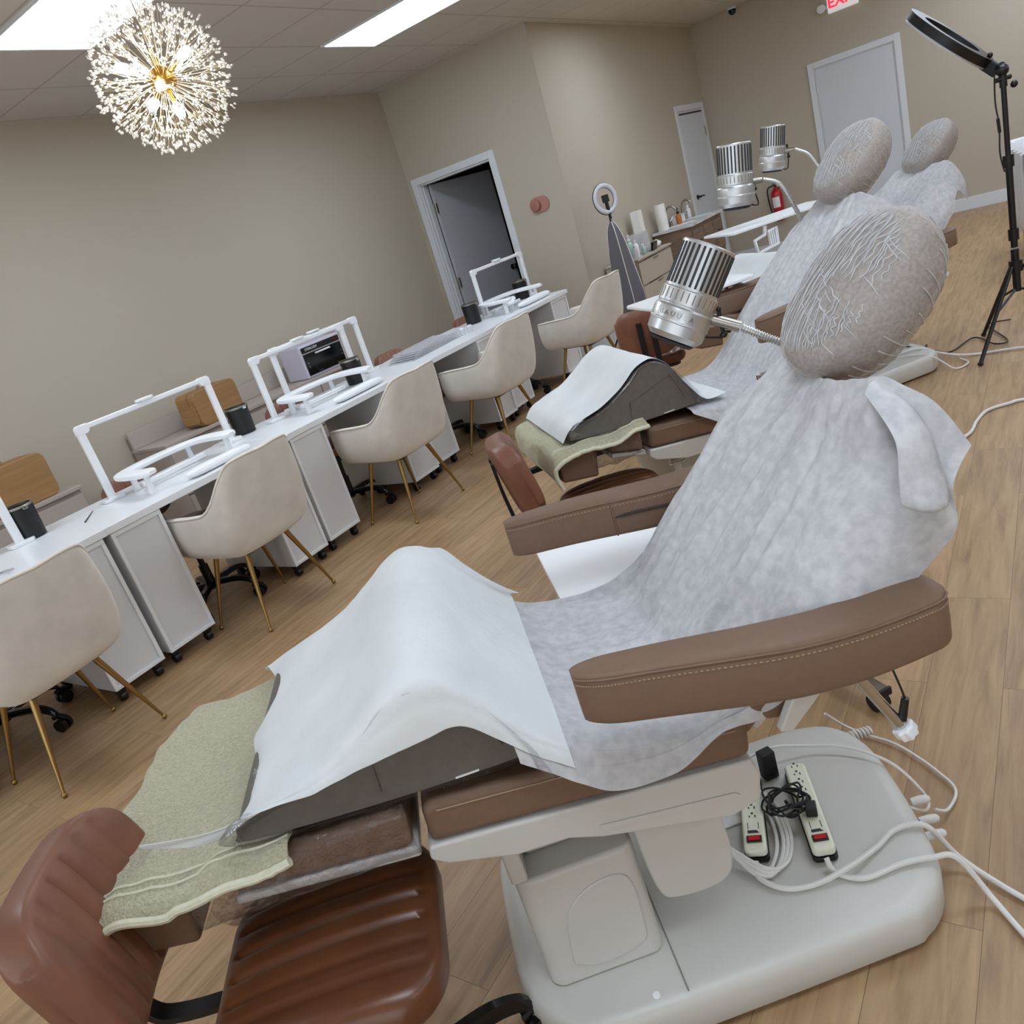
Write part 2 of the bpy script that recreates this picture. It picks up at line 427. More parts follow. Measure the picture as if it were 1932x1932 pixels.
# narrow closed door beside the vanity
d3 = casing('door_4', 'y', YC, 10.11, 10.98, 2.03, depth=.02)
struct('door_panel', M().box(10.13, 10.96, YC-.012, YC+.02, .01, 2.005), 'door_white', d3)
obj('gap', M().box(10.14, 10.95, YC-.0135, YC-.012, 1.985, 2.004), 'seam', d3)
obj('hinge', M().box(10.945, 10.975, YC-.022, YC-.01, 1.7, 1.81), 'steel', d3)
hd = M().lathe([(.03, 0), (.03, .01), (.012, .012), (.012, .05)], (10.22, YC-.012, 1.02), frame_to((0, -1, 0)), 20).tube([(10.22, YC-.06, 1.02), (10.27, YC-.063, 1.022), (10.34, YC-.06, 1.015)], .01, 10)
obj('door_lever', hd, 'black', d3)

# ------------------------------------------------------------------ ceiling panels
lp = None
def panel(x, y, label):
    global lp
    if lp is None:
        t = thing('ceiling_light', label, 'ceiling light', (x, y, CZ), 0, 'recessed ceiling light panels')
        f = M(); a, b = .30, .60
        f.box(-a, a, -b, -b+.018, -.012, -.001).box(-a, a, b-.018, b, -.012, -.001).box(-a, -a+.018, -b+.018, b-.018, -.012, -.001).box(a-.018, a, -b+.018, b-.018, -.012, -.001)
        obj('frame', f, 'white_trim', t, smooth=False)
        obj('diffuser', M().box(-a+.018, a-.018, -b+.018, b-.018, -.008, -.002), 'panel', t, smooth=False)
        lp = t; return t
    return dup(lp, (x, y, CZ), 0, label, 'recessed ceiling light panels')
panel(2.785, 3.66, 'bright ceiling light panel in the top left corner, beside the crystal chandelier')
panel(5.19, 3.66, 'bright ceiling light panel over the far end of the white tables')
for x in (.35, 2.785, 5.19, 7.66, 10.1):  # remaining panels are out of view, added to light the room
    for y in (3.66, .0, -3.05):
        if y > 3 and x > 2 or (x < 1 and y > 3): continue
        panel(x, y, 'out-of-view ceiling light panel added to light the room around the treatment chairs')
panel(.35, 3.66, 'out-of-view ceiling light panel added above the nearest end of the white tables')
panel(7.66, 2.44, 'out-of-view ceiling light panel added above the beige drawer cabinet in the recess')

# ------------------------------------------------------------------ chandelier
CH = V((2.27, 2.79, 2.35)); CR = .262
ch = thing('chandelier', 'lit dandelion chandelier of crystal sprays on gold rods', 'chandelier', CH)
obj('cable', M().cyl((0, 0, .1), (0, 0, CZ-CH.z-.02), .003, n=8), 'steel', ch)
obj('canopy', M().lathe([(.06, 0), (.06, .02)], (0, 0, CZ-CH.z-.021), n=24), 'brass', ch)
obj('core', M().ell((0, 0, 0), (.05, .05, .05), n=20, m=12).cyl((0, 0, .04), (0, 0, .11), .012), 'brass', ch)
gold = (1+5**.5)/2
bdirs = [V((math.cos(a)*math.cos(e), math.sin(a)*math.cos(e), math.sin(e))) for a, e in ((.2, .5), (1.5, -.4), (2.7, .45), (3.9, -.35), (5.1, .4), (4.3, -1.2), (3.5, .1))]
for d in bdirs:
    b = obj('lamp_holder', M().cyl(d*.045, d*.10, .009, n=12), 'brass', ch)
    obj('bulb', M().ell(d*.132, (.019, .019, .036), frame_to(d), 12, 8), 'bulb', b)
NS = 104
def spray(i):
    z = 1-2*(i+.5)/NS; a = 2*PI*i/gold; d = V((math.sqrt(1-z*z)*math.cos(a), math.sqrt(1-z*z)*math.sin(a), z))
    rnd = random.Random(i); m = M(); q_ = M(); fx = frame_to(d); L0 = CR*rnd.uniform(.50, .66)
    m.cyl(d*.04, d*L0, .0009, n=5)
    for k in range(5):
        aa = 2*PI*k/5+rnd.random(); sp = rnd.uniform(.16, .42)
        e = (d+fx @ V((math.cos(aa)*sp, math.sin(aa)*sp, 0))).normalized()
        tip = d*L0+e*(CR*rnd.uniform(.86, 1.02)-L0)
        m.cyl(d*L0, tip, .0005, n=4)
        for q in range(3):
            c = tip+V((rnd.uniform(-1, 1), rnd.uniform(-1, 1), rnd.uniform(-1, 1)))*.008
            q_.ell(c, (.0043, .0043, .0064), fx, 6, 4)
        q_.ell(d*L0+(tip-d*L0)*.45, (.0034, .0034, .005), fx, 6, 4)
    return m, q_
rest = M(); rest2 = M()
def two(o, nf):
    o.data.materials.append(MT['crystal'])
    for p in o.data.polygons:
        if p.index >= nf: p.material_index = 1
    return o
# nearest to the viewer as separate parts
view = (-CH).normalized()
order = sorted(range(NS), key=lambda i: -(V((math.sqrt(max(0, 1-(1-2*(i+.5)/NS)**2))*math.cos(2*PI*i/gold), math.sqrt(max(0, 1-(1-2*(i+.5)/NS)**2))*math.sin(2*PI*i/gold), 1-2*(i+.5)/NS)).dot(view)))
for n, i in enumerate(order):
    if n < 90:
        sp_ = spray(i); two(obj('crystal_spray', M().add(sp_[0].v, sp_[0].f).add(sp_[1].v, sp_[1].f), 'rod', ch), len(sp_[0].f))
    else:
        s_ = spray(i); rest.add(s_[0].v, s_[0].f); rest2.add(s_[1].v, s_[1].f)
nf_ = len(rest.f); rest.add(rest2.v, rest2.f); ro = two(obj('crystal_spray', rest, 'rod', ch), nf_); ro['kind'] = 'stuff'

# ------------------------------------------------------------------ wall things
t = thing('exit_sign', 'white EXIT sign with red letters high on the back wall', 'sign', (XD, 1.97, 2.62))
obj('housing', M().box(-.05, -.004, -.165, .165, -.1, .1), 'exitface', t, bevel=.012)
txt('EXIT', .15, .002, 'lettering', 'exitred', t, axes((0, -1, 0), (0, 0, 1), (-1, 0, 0), (-.053, 0, 0)), True)
obj('emergency_lamp', M().lathe([(.045, 0), (.05, .03), (.04, .05)], (-.004, .235, -.02), frame_to((-1, 0, 0))), 'knobwhite', t)
obj('mounting_arm', M().box(-.03, -.004, .16, .2, -.035, -.005), 'white_trim', t)
t = thing('security_camera', 'small black dome camera at the ceiling edge by the far corner', 'camera', (11.0, 3.16, CZ))
obj('dome', M().lathe([(.03, -.001), (.045, -.02), (.045, -.045), (.03, -.07), (.008, -.08)], n=20), 'blackgloss', t)
obj('ring', M().lathe([(.052, -.001), (.052, -.02)], n=20), 'white_trim', t)
t = thing('wall_dispenser', 'dusty pink oval wall fitting with a round cap beside the open door', 'wall fitting', (XB, 4.06, 1.51))
pl = [(a, b) for a, b in rrect(-.105, .105, -.07, .07, .0699, 8)]
obj('back_plate', M().prism(pl, .002, .018, axes((0, 1, 0), (0, 0, 1), (-1, 0, 0))), 'pink', t, bevel=.004)
obj('round_cap', M().lathe([(.052, .018), (.055, .03), (.052, .05), (.045, .054)], (0, .035, 0), frame_to((-1, 0, 0))), 'pinkdark', t)
t = thing('fire_extinguisher', 'red fire extinguisher hanging on the back wall below the rear lamp', 'fire extinguisher', (XD-.09, 3.02, .42))
obj('body', M().lathe([(.06, 0), (.07, .02), (.07, .33), (.05, .38), (.022, .4), (.022, .42)], n=24), 'red', t)
obj('label', M().prism([(.0715*math.cos(a), .0715*math.sin(a)) for a in [R(140+i*10) for i in range(9)]]+[(.069*math.cos(a), .069*math.sin(a)) for a in [R(220-i*10) for i in range(9)]], .17, .3), 'label', t)
obj('valve_handle', M().box(-.09, .02, -.012, .012, .44, .455).box(-.08, .02, -.012, .012, .465, .48).cyl((0, 0, .42), (0, 0, .47), .015), 'black', t)
obj('hose', M().tube([(0, .02, .44), (-.02, .09, .42), (-.03, .1, .3), (-.02, .085, .12)], .009, 8, k=5), 'black', t)
obj('wall_bracket', M().box(.07, .089, -.03, .03, .1, .4), 'black', t)

# ------------------------------------------------------------------ white nail tables
TZ = .76; TL = 1.146; TD = .70
def make_table():
    t = thing('nail_table', 'x', 'table', (0, 0, 0), 0, 'white nail tables in the long row')
    obj('tabletop', M().box(.0, TL, 0, TD, TZ-.035, TZ), 'lam', t, bevel=.003, seg=2)
    for x0 in (.02, TL-.285):
        x1 = x0+.265; y0 = .012; y1 = TD-.05
        p = M().box(x0, x1, y0+.012, y1, .075, TZ-.037)
        pd = obj('pedestal', p, 'lam_ped', t, bevel=.002, seg=2)
        f = M(); w = .018
        f.box(x0, x1, y0, y0+.0115, TZ-.06, TZ-.037).box(x0, x1, y0, y0+.0115, .075, .075+w).box(x0, x0+w, y0, y0+.0115, .075+w, TZ-.06).box(x1-w, x1, y0, y0+.0115, .075+w, TZ-.06)
        obj('front_frame', f, 'lam', pd, bevel=.002, seg=2)
        for k in range(3):
            z0 = .1+k*.21
            dr = obj('drawer', M().box(x0+.008, x1-.008, y1+.001, y1+.016, z0, z0+.2), 'lam', t, bevel=.002, seg=1)
            obj('drawer_handle', M().box(x0+.08, x1-.08, y1+.017, y1+.03, z0+.16, z0+.17), 'steel', dr)
        for cx in (x0+.035, x1-.035):
            for cy in (y0+.05, y1-.05):
                obj('caster', M().box(cx-.02, cx+.02, cy-.02, cy+.02, .045, .074).cyl((cx-.016, cy, .024), (cx+.016, cy, .024), .0235, n=16), 'black', t, bevel=.003, seg=1)
    obj('modesty_panel', M().box(.29, TL-.29, TD-.09, TD-.075, .62, TZ-.037), 'lam_ped', t, bevel=.002, seg=1)
    return t
tb = make_table()
TX = [(.475, 3.55), (1.622, 3.555), (2.769, 3.575)]
tb.location = (TX[0][0], TX[0][1], 0); tb['label'] = 'nearest white nail table at the left edge, in front of the closest ivory chair'
dup(tb, (*TX[1], 0), 0, 'second nearest white nail table, carrying the wide lamp arch standing alone')
dup(tb, (*TX[2], 0), 0, 'middle white nail table, holding a hand rest and the two paired lamp arches')
t4 = dup(tb, (3.916, 3.615, 0), 0, 'white nail table with the clear acrylic tray stack lying on it'); t4.scale = (1.0, 1, 1)
t5 = dup(tb, (5.064, 3.65, 0), 0, 'farthest white nail table, ending beside the wall corner below the open door'); t5.scale = (1.1, 1, 1)

# ------------------------------------------------------------------ ivory bucket chairs
def make_bucket():
    t = thing('bucket_chair', 'x', 'chair', (0, 0, 0), 0, 'ivory velvet chairs along the nail tables')
    # faces +y; U path seen from above
    hp = [(-.25, .25, .642), (-.266, .12, .652), (-.272, -.0, .658), (-.272, -.08, .672), (-.268, -.135, .715), (-.258, -.185, .80), (-.232, -.225, .862), (-.18, -.25, .878), (-.09, -.262, .88)]
    hp = hp+[(0, -.266, .876)]+[(-a, b, c) for a, b, c in reversed(hp)]
    path = [(a, b) for a, b, c in hp]
    hts = [c for a, b, c in hp]
    P = crom([(x, y, h) for (x, y), h in zip(path, hts)], 5)
    rings = []
    for i, p in enumerate(P):
        a = P[max(i-1, 0)]; b = P[min(i+1, len(P)-1)]; tn = V((b.x-a.x, b.y-a.y, 0)).normalized(); nr = V((-tn.y, tn.x, 0))  # inward normal (left of path)
        if nr.dot(V((-p.x, .1-p.y, 0))) < 0: nr = -nr
        h = p.z; zb = .395; e = min(1, min(i, len(P)-1-i)/3+.6)
        th = .026+.022*e
        lean = .055
        def q(off, z):
            k = (z-.4)/.45
            bk = V((p.x*(.05*k-.20*max(0, (z-.66)/.2)), -.10*k*max(0, min(1, (.1-p.y)/.15)), 0))
            base = V((p.x*.86, p.y*(.86 if p.y < 0 else .97), 0)).lerp(V((p.x, p.y, 0)), min(1, max(0, (z-zb)/.07))**.5)
            w = base+bk+nr*off; return V((w.x, w.y, z))
        zt = h
        rg = [q(0.03, zb), q(.004, zb+.03), q(0, zb+.1), q(-.002, (zb+zt)/2), q(0, zt-.035), q(.006, zt-.012), q(th*.5, zt), q(th-.006, zt-.01), q(th, zt-.04), q(th+.004, (zb+zt)/2), q(th+.01, zb+.09), q(th+.03, zb+.01)]
        rings.append(rg)
    R0 = [p+V((0, .006, 0)) for p in rings[0]]; R1 = [p+V((0, .006, 0)) for p in rings[-1]]
    cen = lambda rg_: [p.lerp(sum(rg_, V())/len(rg_), .06)+V((0, .004, 0)) for p in rg_]
    m = M(); m.loft([cen(R0), R0]+rings+[R1, cen(R1)]); o = obj('shell', m, 'velvet', t, sub=1)
    # piping along the top edge, outer side
    pp = M(); pp.tube([r[5]+V((0, 0, .003)) for r in rings], .0055, 6); obj('piping', pp, 'velvet_pipe', o)
    s = rloft(rrect(-.2, .2, -.2, .24, .07), [.40, .41, .46, .485, .49], [.03, .005, 0, .012, .04]); obj('seat', s, 'velvet', t, sub=1)
    obj('base_plate', M().box(-.15, .15, -.15, .15, .385, .399), 'black', t)
    for sx in (-1, 1):
        for sy in (-1, 1):
            top = V((sx*.13, sy*.12+.01, .392)); bot = V((sx*.235, sy*.195+.01, .012))
            lg = obj('leg', M().cyl(top, bot, .0145, .006, 14), 'gold', t)
            obj('foot_tip', M().ell(bot, (.0115, .0115, .0115), n=12, m=8), 'gold', lg)
    return t
bc = make_bucket(); bc.location = (1.07, 3.36, 0); bc.rotation_euler = (0, 0, R(3)); bc['label'] = 'nearest ivory velvet chair with gold legs, at the left edge of the photo'
G = 'ivory velvet chairs along the nail tables'
dup(bc, (2.2, 3.43, 0), R(2), 'ivory velvet chair with gold legs at the second table, below the wide lamp arch')
dup(bc, (3.38, 3.39, 0), R(-2), 'middle ivory velvet chair, in front of the hand rest and double lamp arch')
dup(bc, (4.50, 3.38, 0), R(-3), 'ivory velvet chair in front of the clear tray stack, fourth along the tables')
dup(bc, (5.68, 3.22, 0), R(-6), 'farthest ivory velvet chair, by the wall corner, its seat pad visible')

# ------------------------------------------------------------------ cognac office stools
def ribbed(w, h, th, ribs, bow=.0, m=None):
    """padded panel in xz plane, front towards -y... front is +y; ribs vertical stripes across x"""
    pass
def make_stool():
    t = thing('office_chair', 'x', 'chair', (0, 0, 0), 0, 'cognac leather office chairs')
    # faces +x ; origin under the seat centre
    def pad(w, l, th, nr, conv, dx=0.0):
        """returns ring grid of a padded slab in local (a: across, b: along) with ribs across 'b'"""
        n = 44; rings = []
        nb = 46
        for i in range(nb+1):
            b = -l/2+l*i/nb; s = abs(2*b/l); ww = w/2*(1-.0*s)
            rr = .1
            if s > 1-2*rr/l*1.0:
                dd = (s-(1-2*rr/l))*l/2; ww = w/2-rr+math.sqrt(max(0, rr*rr-dd*dd))
                ww = max(ww, w/2*.60)
            edge = min(1, (1-s)*l/2/.03+.0); ez = math.sqrt(max(0.02, 1-(1-min(1, edge))**2))
            rib = 0
            if s < .86: rib = -.009*math.exp(-((((b/l+.5)*nr) % 1-.5)/.085)**2)
            ring = []
            for k in range(n):
                a = 2*PI*k/n; ca, sa = math.cos(a), math.sin(a)
                p = .36
                X = math.copysign(abs(ca)**p, ca)*ww; Z = math.copysign(abs(sa)**p, sa)*th/2*ez
                if sa > 0 and abs(X) < ww*.86: Z += rib*ez
                if sa > 0: Z += conv*(1-(X/ww)**2)*ez
                ring.append((X, b, Z))
            rings.append(ring)
        return rings
    # seat: ribs run across the seat (parallel to y)
    sr = pad(.38, .375, .07, 8, .012)
    m = M(); m.loft([[V((a, b, .465+z)) for a, b, z in r] for r in sr])
    st = obj('seat', m, 'seatleather', t, ang=60)
    obj('seat_pan', M().prism(rrect(-.15, .15, -.15, .15, .05), .41, .43), 'black', t, bevel=.004)
    # backrest, leaning back, ribs horizontal..., concave towards the sitter
    br = pad(.285, .345, .075, 8, .006)
    tilt = R(12); m = M(); rings = []
    for r in br:
        rg = []
        for a, b, z in r:
            curve = .045*(b/.2)**2
            x = z+curve; y = b; zz = a
            x, zz = x*math.cos(tilt)-zz*math.sin(tilt), x*math.sin(tilt)+zz*math.cos(tilt)
            rg.append(V((-.31+x-.02, y, .675+zz)))
        rings.append(rg)
    m.loft(rings); obj('backrest', m, 'stoolleather', t, ang=60)
    for y in (-.035, .035):
        q = M(); pts = [(-.385, y, .75), (-.375, y, .60), (-.35, y, .46), (-.29, y, .418), (-.1, y, .41)]
        cc = crom(pts, 6); rg = []
        for i, p in enumerate(cc):
            tn = (cc[min(i+1, len(cc)-1)]-cc[max(i-1, 0)]).normalized(); nn = V((-tn.z, 0, tn.x))
            rg.append([p+nn*.006+V((0, .016, 0)), p-nn*.006+V((0, .016, 0)), p-nn*.006-V((0, .016, 0)), p+nn*.006-V((0, .016, 0))])
        q.loft(rg); obj('back_bar', q, 'black', t)
    obj('gas_lift', M().cyl((0, 0, .41), (0, 0, .24), .016).cyl((0, 0, .25), (0, 0, .1), .026).cyl((0, 0, .4), (0, 0, .37), .06), 'black', t)
    for k in range(5):
        a = R(72*k+20); d = V((math.cos(a), math.sin(a), 0)); s = V((-d.y, d.x, 0))
        prof = crom([(.02, .13), (.1, .135), (.19, .13), (.25, .105), (.272, .078)], 4); rg = []
        for i, (r, z, _) in enumerate([(p[0], p[1], 0) for p in crom([(x, z, 0) for x, z in [(.02, .13), (.1, .135), (.19, .13), (.25, .105), (.272, .078)]], 4)]):
            w = .022-.010*i/16; h = .014
            rg.append([d*r+s*w+V((0, 0, z)), d*r+s*w*.6+V((0, 0, z+h)), d*r-s*w*.6+V((0, 0, z+h)), d*r-s*w+V((0, 0, z)), d*r-s*w+V((0, 0, z-h)), d*r+s*w+V((0, 0, z-h))])
        q = M(); q.loft(rg); ar = obj('base_arm', q, 'blackgloss', t)
        c = d*.275+V((0, 0, .0305)); w = M()
        for sg in (-1, 1): w.cyl(c+s*sg*.008, c+s*sg*.026, .030, n=18)
        w.cyl(c-s*.01, c+s*.01, .012, n=10).cyl(c+V((0, 0, .02)), c+V((0, 0, .05)), .01, n=10)
        w.tube([c+V((0, 0, .036))-d*.03, c+V((0, 0, .042)), c+d*.03+V((0, 0, .03))], .012, 8, k=3)
        obj('caster', w, 'black', ar)
    return t
sc = make_stool(); A1 = R(-48.5)
sc.location = (.498, 1.05, 0); sc.rotation_euler = (0, 0, A1); sc['label'] = 'large cognac ribbed leather office chair in the bottom left corner, at the nearest footrest'
GS = 'cognac leather office chairs'
dup(sc, (2.30, 1.36, 0), R(-50), 'cognac office chair between the first and second treatment chairs, backrest seen edge on')
dup(sc, (4.42, 2.08, 0), R(24), 'cognac office chair standing behind the nearest silver lamp, seen from the rear')
for x, y, a, l in ((1.02, 3.98, -84, 'brown office chair tucked behind the nearest nail table, only its wheeled base showing'),
                   (2.2, 3.96, -88, 'brown office chair behind the second nail table, seen through the knee gap'),
                   (3.40, 3.98, -92, 'brown office chair behind the middle nail table, rounded back by the paired lamp arches'),
                   (4.56, 4.0, -90, 'brown office chair behind the table with the clear tray stack'),
                   (5.62, 4.0, -93, 'brown office chair behind the farthest nail table, back beside the black bin')):
    dup(sc, (x, y, 0), R(a), l)

# ------------------------------------------------------------------ arch lamps on the tables
def make_arch():
    t = thing('arch_lamp', 'x', 'lamp', (0, 0, 0), 0, 'white arch lamps clamped on the nail tables')
    W = .385; H = .385
    for s in (-1, 1):
        bs = obj('foot_plate', M().prism([(s*W-.055, -.022), (s*W-.035, -.04), (s*W+.045, -.04), (s*W+.06, -.02), (s*W+.06, .02), (s*W+.04, .035), (s*W-.05, .035)], .0005, .018), 'wplastic', t, bevel=.003, seg=2)
        obj('post', M().prism(rrect(s*W-.019, s*W+.019, -.012, .012, .006), .018, H-.015), 'wplastic', t)
        obj('corner_joint', M().prism([(0, .0), (.0, .035), (.012, .047), (.07, .047), (.07, .012), (.055, .0)] if s < 0 else [(0, 0), (0, .035), (-.012, .047), (-.07, .047), (-.07, .012), (-.055, 0)], -.014, .014, axes((1, 0, 0), (0, 0, 1), (0, -1, 0), (s*(W+.021), 0, H-.035))), 'wplastic', t, bevel=.004, seg=2)
    bar = obj('light_bar', M().box(-W+.045, W-.045, -.012, .012, H-.016, H+.008), 'wplastic', t, bevel=.005)
    obj('led_strip', M().box(-W+.07, W-.07, -.008, .008, H-.0185, H-.0162), 'lens', bar)
    pk = obj('switch_puck', M().prism(rrect(-.05, .05, -.03, .03, .028), H+.012, H+.024), 'wplastic', t, bevel=.003)
    obj('puck_arm', M().box(-.03, .04, -.014, .014, H+.006, H+.013), 'wplastic', t)
    return t
al = make_arch(); al.scale = (1.04,)*3; al.location = (2.382, 4.086, TZ); al['label'] = 'white arch lamp over the second nail table, the widest complete arch'
dup(al, (1.084, 4.086, TZ), 0, 'white arch lamp at the left edge, only its right post in view')
dup(al, (3.533, 4.075, TZ), 0, 'front one of the two overlapping white arch lamps on the middle table')
dup(al, (3.773, 4.169, TZ), 0, 'rear one of the two overlapping white arch lamps, by the steriliser')
dup(al, (6.056, 4.117, TZ), 0, 'farthest white arch lamp, framed by the open doorway')

# ------------------------------------------------------------------ hand rests, pads, bins on tables
def make_rest():
    t = thing('hand_rest', 'x', 'hand rest', (0, 0, 0), 0, 'white padded hand rests')
    top = [(-.25, -.24), (-.255, -.05), (-.20, .065), (0, .11), (.20, .065), (.255, -.05), (.25, -.24)]
    C_ = crom([(x, y, 0) for x, y in top], 6); rg = []
    for i, p in enumerate(C_):
        tn = (C_[min(i+1, len(C_)-1)]-C_[max(i-1, 0)]).normalized(); nn = V((-tn.y, tn.x, 0)); e = min(1, min(i, len(C_)-1-i)/2.5+.35)
        w = .052*e; h = .015*min(1, e+.2); r_ = []
        for k in range(14):
            a = 2*PI*k/14; ca, sa = math.cos(a), math.sin(a)
            r_.append(p+nn*math.copysign(abs(ca)**.5, ca)*w+V((0, 0, .105+math.copysign(abs(sa)**.6, sa)*h)))
        rg.append(r_)
    m = M(); m.loft(rg); obj('padded_top', m, 'wmatte', t)
    for x, y in ((-.25, -.17), (-.18, .07), (.18, .07), (.25, -.17)):
        obj('leg', M().cyl((x, y, .095), (x, y, .012), .014, .017, 12).cyl((x, y, .012), (x, y, .0005), .022), 'wplastic', t)
    obj('cross_bar', M().box(-.2, .2, -.035, -.015, .02, .045), 'wplastic', t, bevel=.005)
    return t
hr = make_rest(); hr.scale = (1.04,)*3; hr.location = (2.283, 3.961, TZ); hr.rotation_euler = (0, 0, R(2)); hr['label'] = 'white padded hand rest on the second nail table, closest one to the viewer'
dup(hr, (3.440, 3.961, TZ), R(-2), 'white padded hand rest on the middle nail table, between the arch posts')
dup(hr, (5.858, 4.023, TZ), R(0), 'large white hand rest curving behind the farthest arch lamp')
def padthing(label, x, y, L_, w, h, rz, pt=None):
    m = M(); rg = []
    for i in range(25):
        u = -1+2*i/24; c = max(.12, (1-abs(u)**6)**.5); rg.append([V((u*L_/2, math.copysign(abs(math.cos(a))**.7, math.cos(a))*w/2*c, h/2*c*math.copysign(abs(math.sin(a))**.7, math.sin(a))+h/2)) for a in [2*PI*k/16 for k in range(16)]])
    m.loft(rg); t = thing('arm_cushion', label, 'cushion', (x, y, TZ+.0015), rz, 'white arm cushions on the nail tables')
    o = obj('cushion_body', m, 'wmatte', t)
    obj('seam_piping', M().tube([(u, (w/2+.0005)*v_, h/2) for u, v_ in [(-L_/2*.9, -1), (0, -1), (L_/2*.9, -1)]], .003, 6), 'wplastic', o)
    return t
padthing('long white arm cushion beside the hand rest on the second table', 2.366, 3.648, .42, .085, .045, R(0))
padthing('long white arm cushion beside the hand rest on the middle table', 3.513, 3.679, .46, .085, .045, R(1))
padthing('long white arm cushion wrapped in film on the farthest table', 5.962, 3.784, .5, .085, .05, R(-1))
padthing('white arm cushion on the nearest table at the left edge', 0.990, 3.752, .46, .085, .05, R(0))
# small extra rest on far table
t = thing('foot_shaped_rest', 'small tilted white oval rest inside the farthest hand rest', 'hand rest', (5.753, 3.898, TZ), R(20))
obj('oval_pad', M().ell((0, 0, .075), (.15, .05, .014), Matrix.Rotation(R(-8), 3, 'Y'), 24, 10), 'wmatte', t)
obj('pad_stem', M().cyl((.02, 0, .068), (.02, 0, .0005), .016, .022), 'wplastic', t)
t = thing('film_wrap', 'crumpled clear wrap lying at the left edge on the nearest table', 'wrap', (1.042, 3.648, TZ+.0015))
rr = random.Random(3); mm = M(); P_ = [[V((-.2+.4*i/14, -.045+.09*j/6, .004+.028*abs(noise.noise(V((i*.55, j*.8, 2)))))) for j in range(7)] for i in range(15)]
mm.grid(P_); obj('wrap_sheet', mm, 'clear', t, solid=.0006)

def make_bin():
    t = thing('desk_bin', 'x', 'bin', (0, 0, 0), 0, 'black desk bins with steel rims')
    obj('body', M().lathe([(.055, .0005), (.062, .004), (.066, .13), (.068, .16), (.064, .16), (.061, .02), (.01, .018)], n=36, cap=False), 'black', t)
    obj('rim', M().lathe([(.0685, .155), (.0695, .166), (.063, .166), (.063, .155), (.0685, .155)], n=36, cap=False), 'steel', t)
    obj('clip', M().box(-.008, .016, -.076, -.069, .145, .163), 'chrome', t, bevel=.002)
    return t
bn = make_bin(); bn.scale = (1.04,)*3; bn.location = (1.563, 4.128, TZ); bn['label'] = 'black round desk bin nearest the viewer, at the left edge behind the arch post'
dup(bn, (2.950, 4.159, TZ), 0, 'black round desk bin beside the right post of the wide arch lamp')
dup(bn, (3.857, 4.023, TZ), 0, 'black round desk bin partly hidden behind the middle hand rest')
dup(bn, (5.462, 4.107, TZ), 0, 'black round desk bin on the table in front of the open door hinge side')
dup(bn, (6.358, 4.148, TZ), 0, 'farthest black desk bin, inside the last arch lamp by the door knob')

# clear trays and small bits
t = thing('acrylic_tray', 'stack of clear acrylic trays lying across the fourth nail table', 'tray', (4.607, 3.961, TZ+.001), R(4))
for i in range(5):
    z = i*.012; dx = .02*i
    m = M().box(-.36+dx, .30, -.12, .12, z, z+.003).box(-.36+dx, .30, -.12, -.117, z+.003, z+.01).box(-.36+dx, .30, .117, .12, z+.003, z+.01).box(-.36+dx, -.357+dx, -.117, .117, z+.003, z+.01)
    obj('tray_layer', m, 'acrylic', t, smooth=False)
for i, (x, y, l) in enumerate(((5.02, 3.835, 'tiny clear jar by the acrylic tray stack, the one nearer the black bin'), (4.96, 3.87, 'tiny clear jar touching the end of the acrylic tray stack'))):
    t = thing('jar', l, 'jar', (x, y, TZ))
    b = obj('jar_body', M().lathe([(.02, .0005), (.022, .004), (.022, .04), (.018, .045)], (0, 0, 0), n=18), 'acrylic', t); obj('jar_lid', M().lathe([(.021, .0455), (.021, .058)], (0, 0, 0), n=18), 'wplastic', t)
t = thing('hand_tool', 'thin dark hand tool lying on the seam between the two nearest tables', 'tool', (1.772, 3.961, TZ), R(52))
obj('tool_shaft', M().cyl((-.11, 0, .0045), (.11, 0, .0045), .0035, .0018, 8), 'black', t)

# ------------------------------------------------------------------ low cabinets along the left wall
def credenza(name, label, x0, x1, y0, y1, h, nd, back=None):
    t = thing(name, label, 'cabinet', ((x0+x1)/2, (y0+y1)/2, 0), 0, 'taupe low cabinets along the left wall'); a = (x1-x0)/2; b = (y1-y0)/2
    obj('carcass', M().box(-a, a, -b+.02, b, .0, h-.025), 'cabtaupe', t, bevel=.002, seg=1)
    obj('cabinet_top', M().box(-a-.01, a+.01, -b-.005, b, h-.024, h), 'cabtaupe', t, bevel=.003, seg=2)
    w = 2*a/nd
    for i in range(nd):
        for k in range(2):
            zz = .05+k*(h-.09)/2
            dr = obj('drawer', M().box(-a+i*w+.006, -a+(i+1)*w-.006, -b, -b+.019, zz, zz+(h-.09)/2-.01), 'cabtaupe', t, bevel=.002, seg=1)
    if back: obj('raised_back', M().box(-a, a, b-.03, b, h+.001, back), 'cabtaupe', t, bevel=.002, seg=1)
    return t
credenza('low_cabinet', 'taupe low cabinet by the left wall under the nearer wood-grain case', .9, 2.30, 5.06, 5.5, .76, 3)
credenza('low_cabinet', 'taupe low cabinet by the left wall under the farther wood-grain case and steriliser', 2.95, 4.95, 5.06, 5.5, .76, 4, .89)
